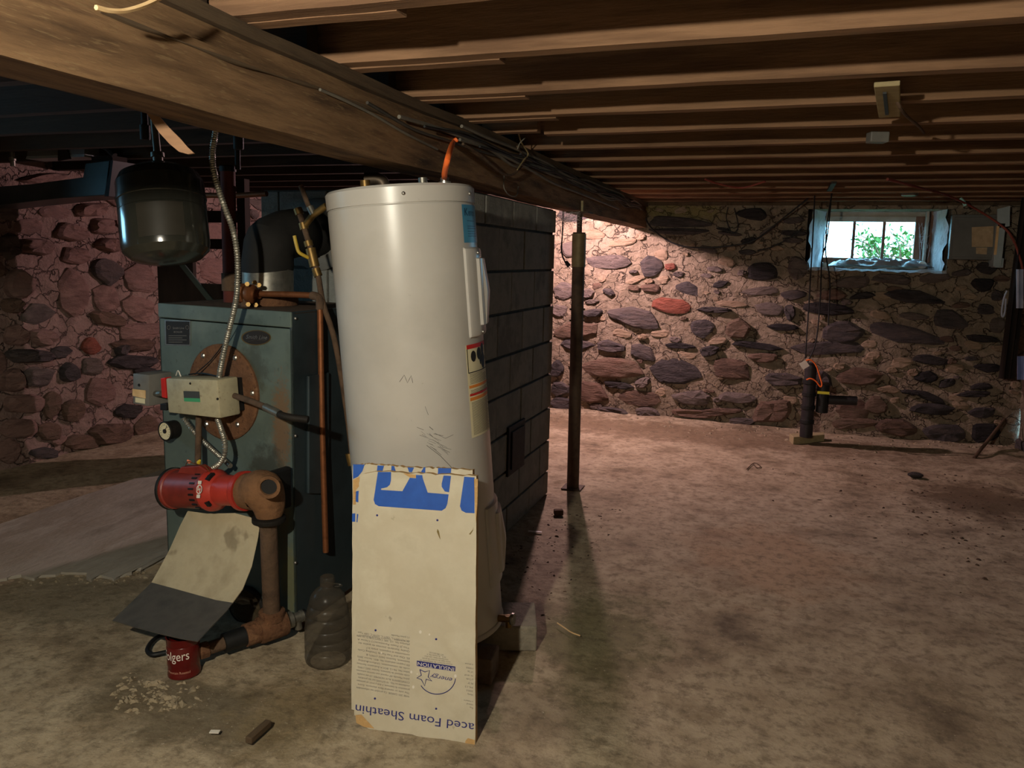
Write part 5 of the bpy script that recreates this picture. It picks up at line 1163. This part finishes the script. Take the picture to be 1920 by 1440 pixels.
# electrical panel
m_panel = mat('panel_grey', [(82, 82, 78), (100, 100, 96)], scale=5, rough=.5)
e0, e1 = at_y(1786, 402, YB-.10), at_y(1872, 488, YB-.10)
pan = thing('electrical_panel', 'grey electrical panel with a paper notice right of the window', 'electrical panel', ((e0[0]+e1[0])/2, YB-.05, e1[2]))
MB().bx(e0[0], e1[0], YB-.10, YB+.02, e1[2], e0[2]).build('cabinet', m_panel, pan, smooth=False, bev=.006)
MB().bx(e0[0]+.02, e1[0]-.02, YB-.108, YB-.10, e1[2]+.02, e0[2]-.02).build('door', m_panel, pan, smooth=False, bev=.003)
eq = lambda px, py: at_y(px, py, YB-.109)
m_note = mat('aged_notice', [(150, 128, 98), (178, 156, 124)], scale=24, rough=.8)
MB().prism([eq(1822, 426), eq(1863, 424), eq(1861, 463), eq(1822, 463)], V(0, -.0015, 0)).build('notice', m_note, pan, smooth=False)
MB().prism([eq(1830, 464), eq(1851, 464), eq(1850, 477), eq(1830, 476)], V(0, -.0015, 0)).build('notice', m_note, pan, smooth=False)
MB().bx(e0[0]-.004, e0[0]+.002, YB-.112, YB-.10, (e0[2]*.35+e1[2]*.65), (e0[2]*.65+e1[2]*.35)).build('hinge', m_chrome, pan, smooth=False)
dq = lambda px, py: at_y(px, py, YB-.16)
ds = thing('disconnect_box', 'pale blue-grey open switch box beside the electrical panel', 'switch box', dq(1880, 500))
m_ds = mat('switch_grey', [(138, 150, 152), (160, 170, 172)], scale=8, rough=.45)
MB().bx(dq(1868, 440)[0], dq(1884, 440)[0], YB-.16, YB+.02, dq(1876, 500)[2], dq(1876, 418)[2]).build('case', m_ds, ds, smooth=False, bev=.004)
MB().prism([dq(1870, 392), dq(1894, 386), dq(1893, 424), dq(1870, 428)], V(0, .02, 0)).build('lid', m_ds, ds, smooth=False)
MB().bx(dq(1866, 500)[0], dq(1882, 500)[0], YB-.15, YB+.02, dq(1876, 502)[2], dq(1876, 484)[2]).build('conduit_hub', m_ds, ds, smooth=False, bev=.004)
MB().bx(dq(1867, 440)[0], dq(1872, 440)[0], YB-.165, YB-.16, dq(1876, 478)[2], dq(1876, 424)[2]).build('door_edge', m_splint, ds, smooth=False)
# wooden corner post and things hung on it
cpx = at_y(1884, 600, 6.55)
g = [[V(at_y(1892+22*i/9, 600, 6.5)[0]-.02*j/9*(1-i/9), 6.5+.025*math.sin(i*1.7+j*.2), JZ+.005-(JZ-at_y(1890, 712, 6.5)[2])*j/9) for i in range(10)] for j in range(10)]
tag(MB().sheet(g, V(0, .012, 0)).build('dark_tarp', m_dark), 'dark folded tarp hanging from the last joists in the right-hand corner', 'tarp')
m_strap = mat('white_strap', [(150, 156, 176), (178, 182, 198)], scale=8, rough=.5)
tag(MB().tube(spl([at_y(px, py, 6.47) for px, py in ((1888, 545), (1882, 560), (1878, 585), (1880, 594), (1884, 585), (1886, 560))], 6), .006, 8).build('white_strap', m_strap), 'white strap loop hanging beside the dark tarp', 'strap')
tag(MB().sheet([[at_y(px, py, 6.30+.02*math.sin(px*.9)) for px in (1906, 1910, 1914, 1919)] for py in (505, 530, 560, 578)], V(0, .012, 0)).build('hanging_rag', m_strap), 'pale rag hanging on the right-hand wall', 'rag')
tag(MB().sheet([[at_y(px, py, 6.2+.02*math.sin(px*.7)) for px in (1908, 1914, 1920, 1928)] for py in (668, 685, 702, 712)], V(0, .012, 0)).build('blue_rag', mat('blue_cloth', [(120, 134, 180), (140, 152, 194)], scale=12, rough=.8)), 'blue rag hanging low on the right-hand wall', 'rag')
tag(MB().cyl(at_z(1826, 862, .0)+V(0, 0, .012), at_y(1884, 786, 6.72), .012, n=10).build('iron_rod', m_rustd), 'rusty iron rod leaning into the right-hand corner', 'rod')
# red cable from the joists to the panel corner
def cable(name, pts, r, m_, lab, cat='cable', group=None): return tag(MB().tube(spl(pts, 8), r, 7).build(name, m_), lab, cat, group)
m_redc = mat('red_cable', [(112, 52, 42), (136, 66, 54)], scale=20, rough=.6)
cable('red_cable', [at_z(1664, 336, JZ-.035), at_z(1720, 351, JZ-.035), at_y(1775, 366, 6.1), at_y(1830, 392, 6.5), at_y(1880, 425, 6.55), at_y(1900, 450, 6.52), at_y(1914, 490, 6.48), at_y(1920, 520, 6.46)], .008, m_redc, 'dull red cable running under the joists down to the dark tarp')
cable('red_cable', [at_z(1322, 336, JZ-.004), at_z(1345, 344, JZ-.02), at_z(1390, 352, JZ-.035), at_z(1435, 340, JZ-.004)], .006, m_redc, 'dull red cable loop sagging under the far joists')
cable('black_cable', [at_y(1205, 398, 6.80), at_y(1222, 428, 6.80), at_y(1260, 455, 6.80), at_y(1300, 464, 6.80), at_y(1360, 462, 6.80), at_y(1415, 450, 6.80), at_y(1470, 408, 6.72), at_y(1515, 372, 6.6)], .0065, m_blackp, 'black cable sagging along the top of the back wall')
cable('black_cable', [at_y(1365, 388, 6.82), at_y(1362, 410, 6.82), at_y(1372, 436, 6.82), at_y(1384, 425, 6.82), at_y(1377, 390, 6.82)], .004, m_blackp, 'thin black wire loop hanging on the back wall')
cable('black_cable', [at_y(1420, 470, 6.82), at_y(1450, 462, 6.82), at_y(1490, 440, 6.82), at_y(1505, 425, 6.82)], .004, m_blackp, 'thin dark wire strung left of the window')
# cord with plug hanging from the beam
pk = lambda px, py: at_y(px, py, 4.62)
pl = thing('plug_cord', 'black cord with a two-pin plug dangling under the beam', 'cord', pk(1065, 500))
MB().tube(spl([V(pk(1056, 398)[0], 4.62, 1.69), pk(1055, 430), pk(1053, 470), pk(1058, 488), pk(1062, 492)], 8), .0045, 7).build('cord', m_blackp, pl)
MB().cyl(pk(1061, 490), pk(1067, 499), .010, .014, n=10).build('plug', m_blackp, pl)
for s in (-1, 1): MB().cyl(pk(1067, 499)+V(.005*s, 0, .003*s), pk(1071, 503)+V(.005*s, 0, .003*s), .0022, n=6).build('pin', m_chrome, pl)
# cables stapled along the beam
m_cabg = mat('old_cable', [(52, 48, 44), (76, 70, 62)], scale=14, rough=.75)
m_cabl = mat('pale_cable', [(92, 88, 80), (116, 110, 98)], scale=14, rough=.7)
GRP = 'old cables stapled along the beam'; LBL = ('dull grey', 'thick pale', 'thin black')
for i in range(11):
    pts = []; zz = 1.828+.010*(i % 5)
    ys_ = np.arange(2.0+.16*i, 6.6-.1*(i % 3), .27)
    for y in ys_: pts.append(V(beam_x(y)+.012+.010*(i % 3)+.008*fbm(y*1.3, i*3.1, 2), y, zz-.05*abs(fbm(y*1.1, i*1.7, 7))+.006*fbm(y*4, i, 3)))
    tag(MB().tube(spl(pts, 5), (.005, .0065, .0045)[i % 3], 6).build('beam_cable', (m_cabg, m_cabl, m_blackp)[i % 3]), LBL[i % 3]+' cable stapled along the timber beam', 'cable', GRP)
bq = lambda px, py, o=.02: at_x(px, py, -1.145+o)
cable('pale_cable', [bq(862, 262), bq(905, 275), bq(960, 300), bq(1000, 322), bq(1040, 345), bq(1085, 362), bq(1125, 378), bq(1160, 392)], .006, m_cabl, 'pale cable sloping across the beam side toward the back wall')
cable('frayed_cable', [bq(868, 270), bq(900, 290), bq(925, 312), bq(945, 327), bq(965, 325), bq(985, 300), bq(978, 288), bq(970, 275)], .0055, m_rustd, 'frayed brown cable drooping across the beam side')
cable('tan_wire', [bq(972, 250, .05), bq(978, 268, .03), bq(990, 288, .03), bq(982, 300, .03), bq(970, 318, .03)], .003, mat('tan_wire', [(138, 122, 84)], rough=.7), 'tan wire tail sticking out of the cable bundle on the beam', 'wire')
cable('wire_loop', [bq(945, 330, .03), bq(945, 352, .04), bq(955, 366, .04), bq(968, 367, .04), bq(972, 350, .03)], .0025, m_cabl, 'thin pale wire loop hanging below the beam', 'wire')
cable('wire_tail', [bq(985, 258, .06), bq(975, 268, .04), bq(970, 280, .03)], .0025, m_cabl, 'pale wire end curling up from the cable bundle', 'wire')
tag(MB().box(bq(1092, 391, .006), (.012, .018, .09), (V(1, 0, 0), V(0, 1, .1), V(0, -.1, 1))).build('wood_shim', m_plank, smooth=False), 'pale wood shim wedged against the beam above the steel post', 'shim')
cable('staple_cable', [at_x(600, 168, -1.128), at_x(650, 190, -1.128), at_x(700, 215, -1.128), at_x(760, 250, -1.128), at_x(820, 280, -1.128)], .004, m_cabl, 'thin pale cable running along the beam seam over the heater')
# bits on the joists
lam = thing('porcelain_fixture', 'narrow pale fixture board fixed across two joists', 'fixture', at_z(1665, 190, JZ-.02))
fa_, fb_ = at_z(1663, 157, JZ-.006), at_z(1668, 216, JZ-.006)
MB().box((fa_+fb_)/2, (.065, np.linalg.norm(fb_-fa_), .014), (np.cross(fb_-fa_, V(0, 0, 1)), fb_-fa_, V(0, 0, 1))).build('board', m_plank, lam, smooth=False, bev=.003)
MB().box((fa_+fb_)/2-V(.006, 0, .009), (.010, np.linalg.norm(fb_-fa_)*.7, .006), (np.cross(fb_-fa_, V(0, 0, 1)), fb_-fa_, V(0, 0, 1))).build('slot', m_blackp, lam, smooth=False)
cable('dark_wire', [at_z(1680, 185, JZ-.004), at_z(1690, 205, JZ-.03), at_z(1705, 222, JZ-.03), at_z(1722, 236, JZ-.03), at_z(1733, 250, JZ-.004)], .005, m_rustd, 'dark wire sagging between joists beside the fixture board')
jbx = at_z(1645, 262, JZ-.02); tag(MB().box(jbx+V(0, 0, .008), (.07, .05, .04), (V(1, .3, 0), V(-.3, 1, 0), V(0, 0, 1))).build('junction_box', m_greyb, smooth=False, bev=.004), 'small grey junction box under a joist', 'junction box')
ls = at_y(1706, 362, 6.2); lho = thing('lamp_holder', 'grey lamp holder with pale rim under the far joists', 'lamp holder', ls)
MB().lathe([(.05, 0), (.055, .006), (.055, .02), (.03, .03), (.03, .07)], ls-V(0, 0, .02), V(0, 0, 1), 18).build('base', m_greyb, lho)
MB().tube(spl([ls+V(-.10, 0, .045), ls+V(-.07, 0, .03), ls+V(-.04, 0, .03)], 5), .008, 8).build('rim', m_white, lho)
st_ = at_z(1557, 352, JZ-.01); tag(MB().box(at_z(1559, 350, JZ-.006), (.03, .55, .012)).build('hanger_strap', m_iron, smooth=False), 'dark metal strap across the joists above the hanging cords', 'strap')
cable('seam_tape', [at_y(1800, 372, 6.4), at_y(1806, 378, 6.4), at_y(1810, 386, 6.4)], .012, mat('aqua_tape', [(150, 200, 190)], rough=.5), 'pale aqua tape wrapped on the red cable', 'tape')
# ================================================================== THE TWO BARE BULBS
m_bulb = mat('bulb_glass', [(240, 226, 200)], rough=.3); 
def lampholder(loc, lab, emit):
    t = thing('ceiling_lamp', lab, 'lamp', V(loc[0], loc[1], JZ-.02))
    MB().lathe([(.05, JZ-loc[2]), (.05, JZ-loc[2]-.012), (.028, JZ-loc[2]-.02), (.022, .062)], loc, V(0, 0, 1), 20).build('socket', m_white, t)
    MB().box((loc[0], loc[1], JZ+.012), (.14, .46, .024)).build('mounting_board', m_plank, t, smooth=False)
    glass_bulb(t, loc)
def glass_bulb(t, loc): MB().lathe([(.005, -.036), (.02, -.03), (.031, -.012), (.033, .004), (.028, .022), (.016, .045), (.014, .062)], loc, V(0, 0, 1), 24).build('glass_bulb', m_glass, t)
lampholder(LAMP_MAIN, 'bare bulb in a white ceiling socket near the heater side', None)
lampholder(LAMP_BACK, 'bare bulb in a white ceiling socket behind the chimney', None)
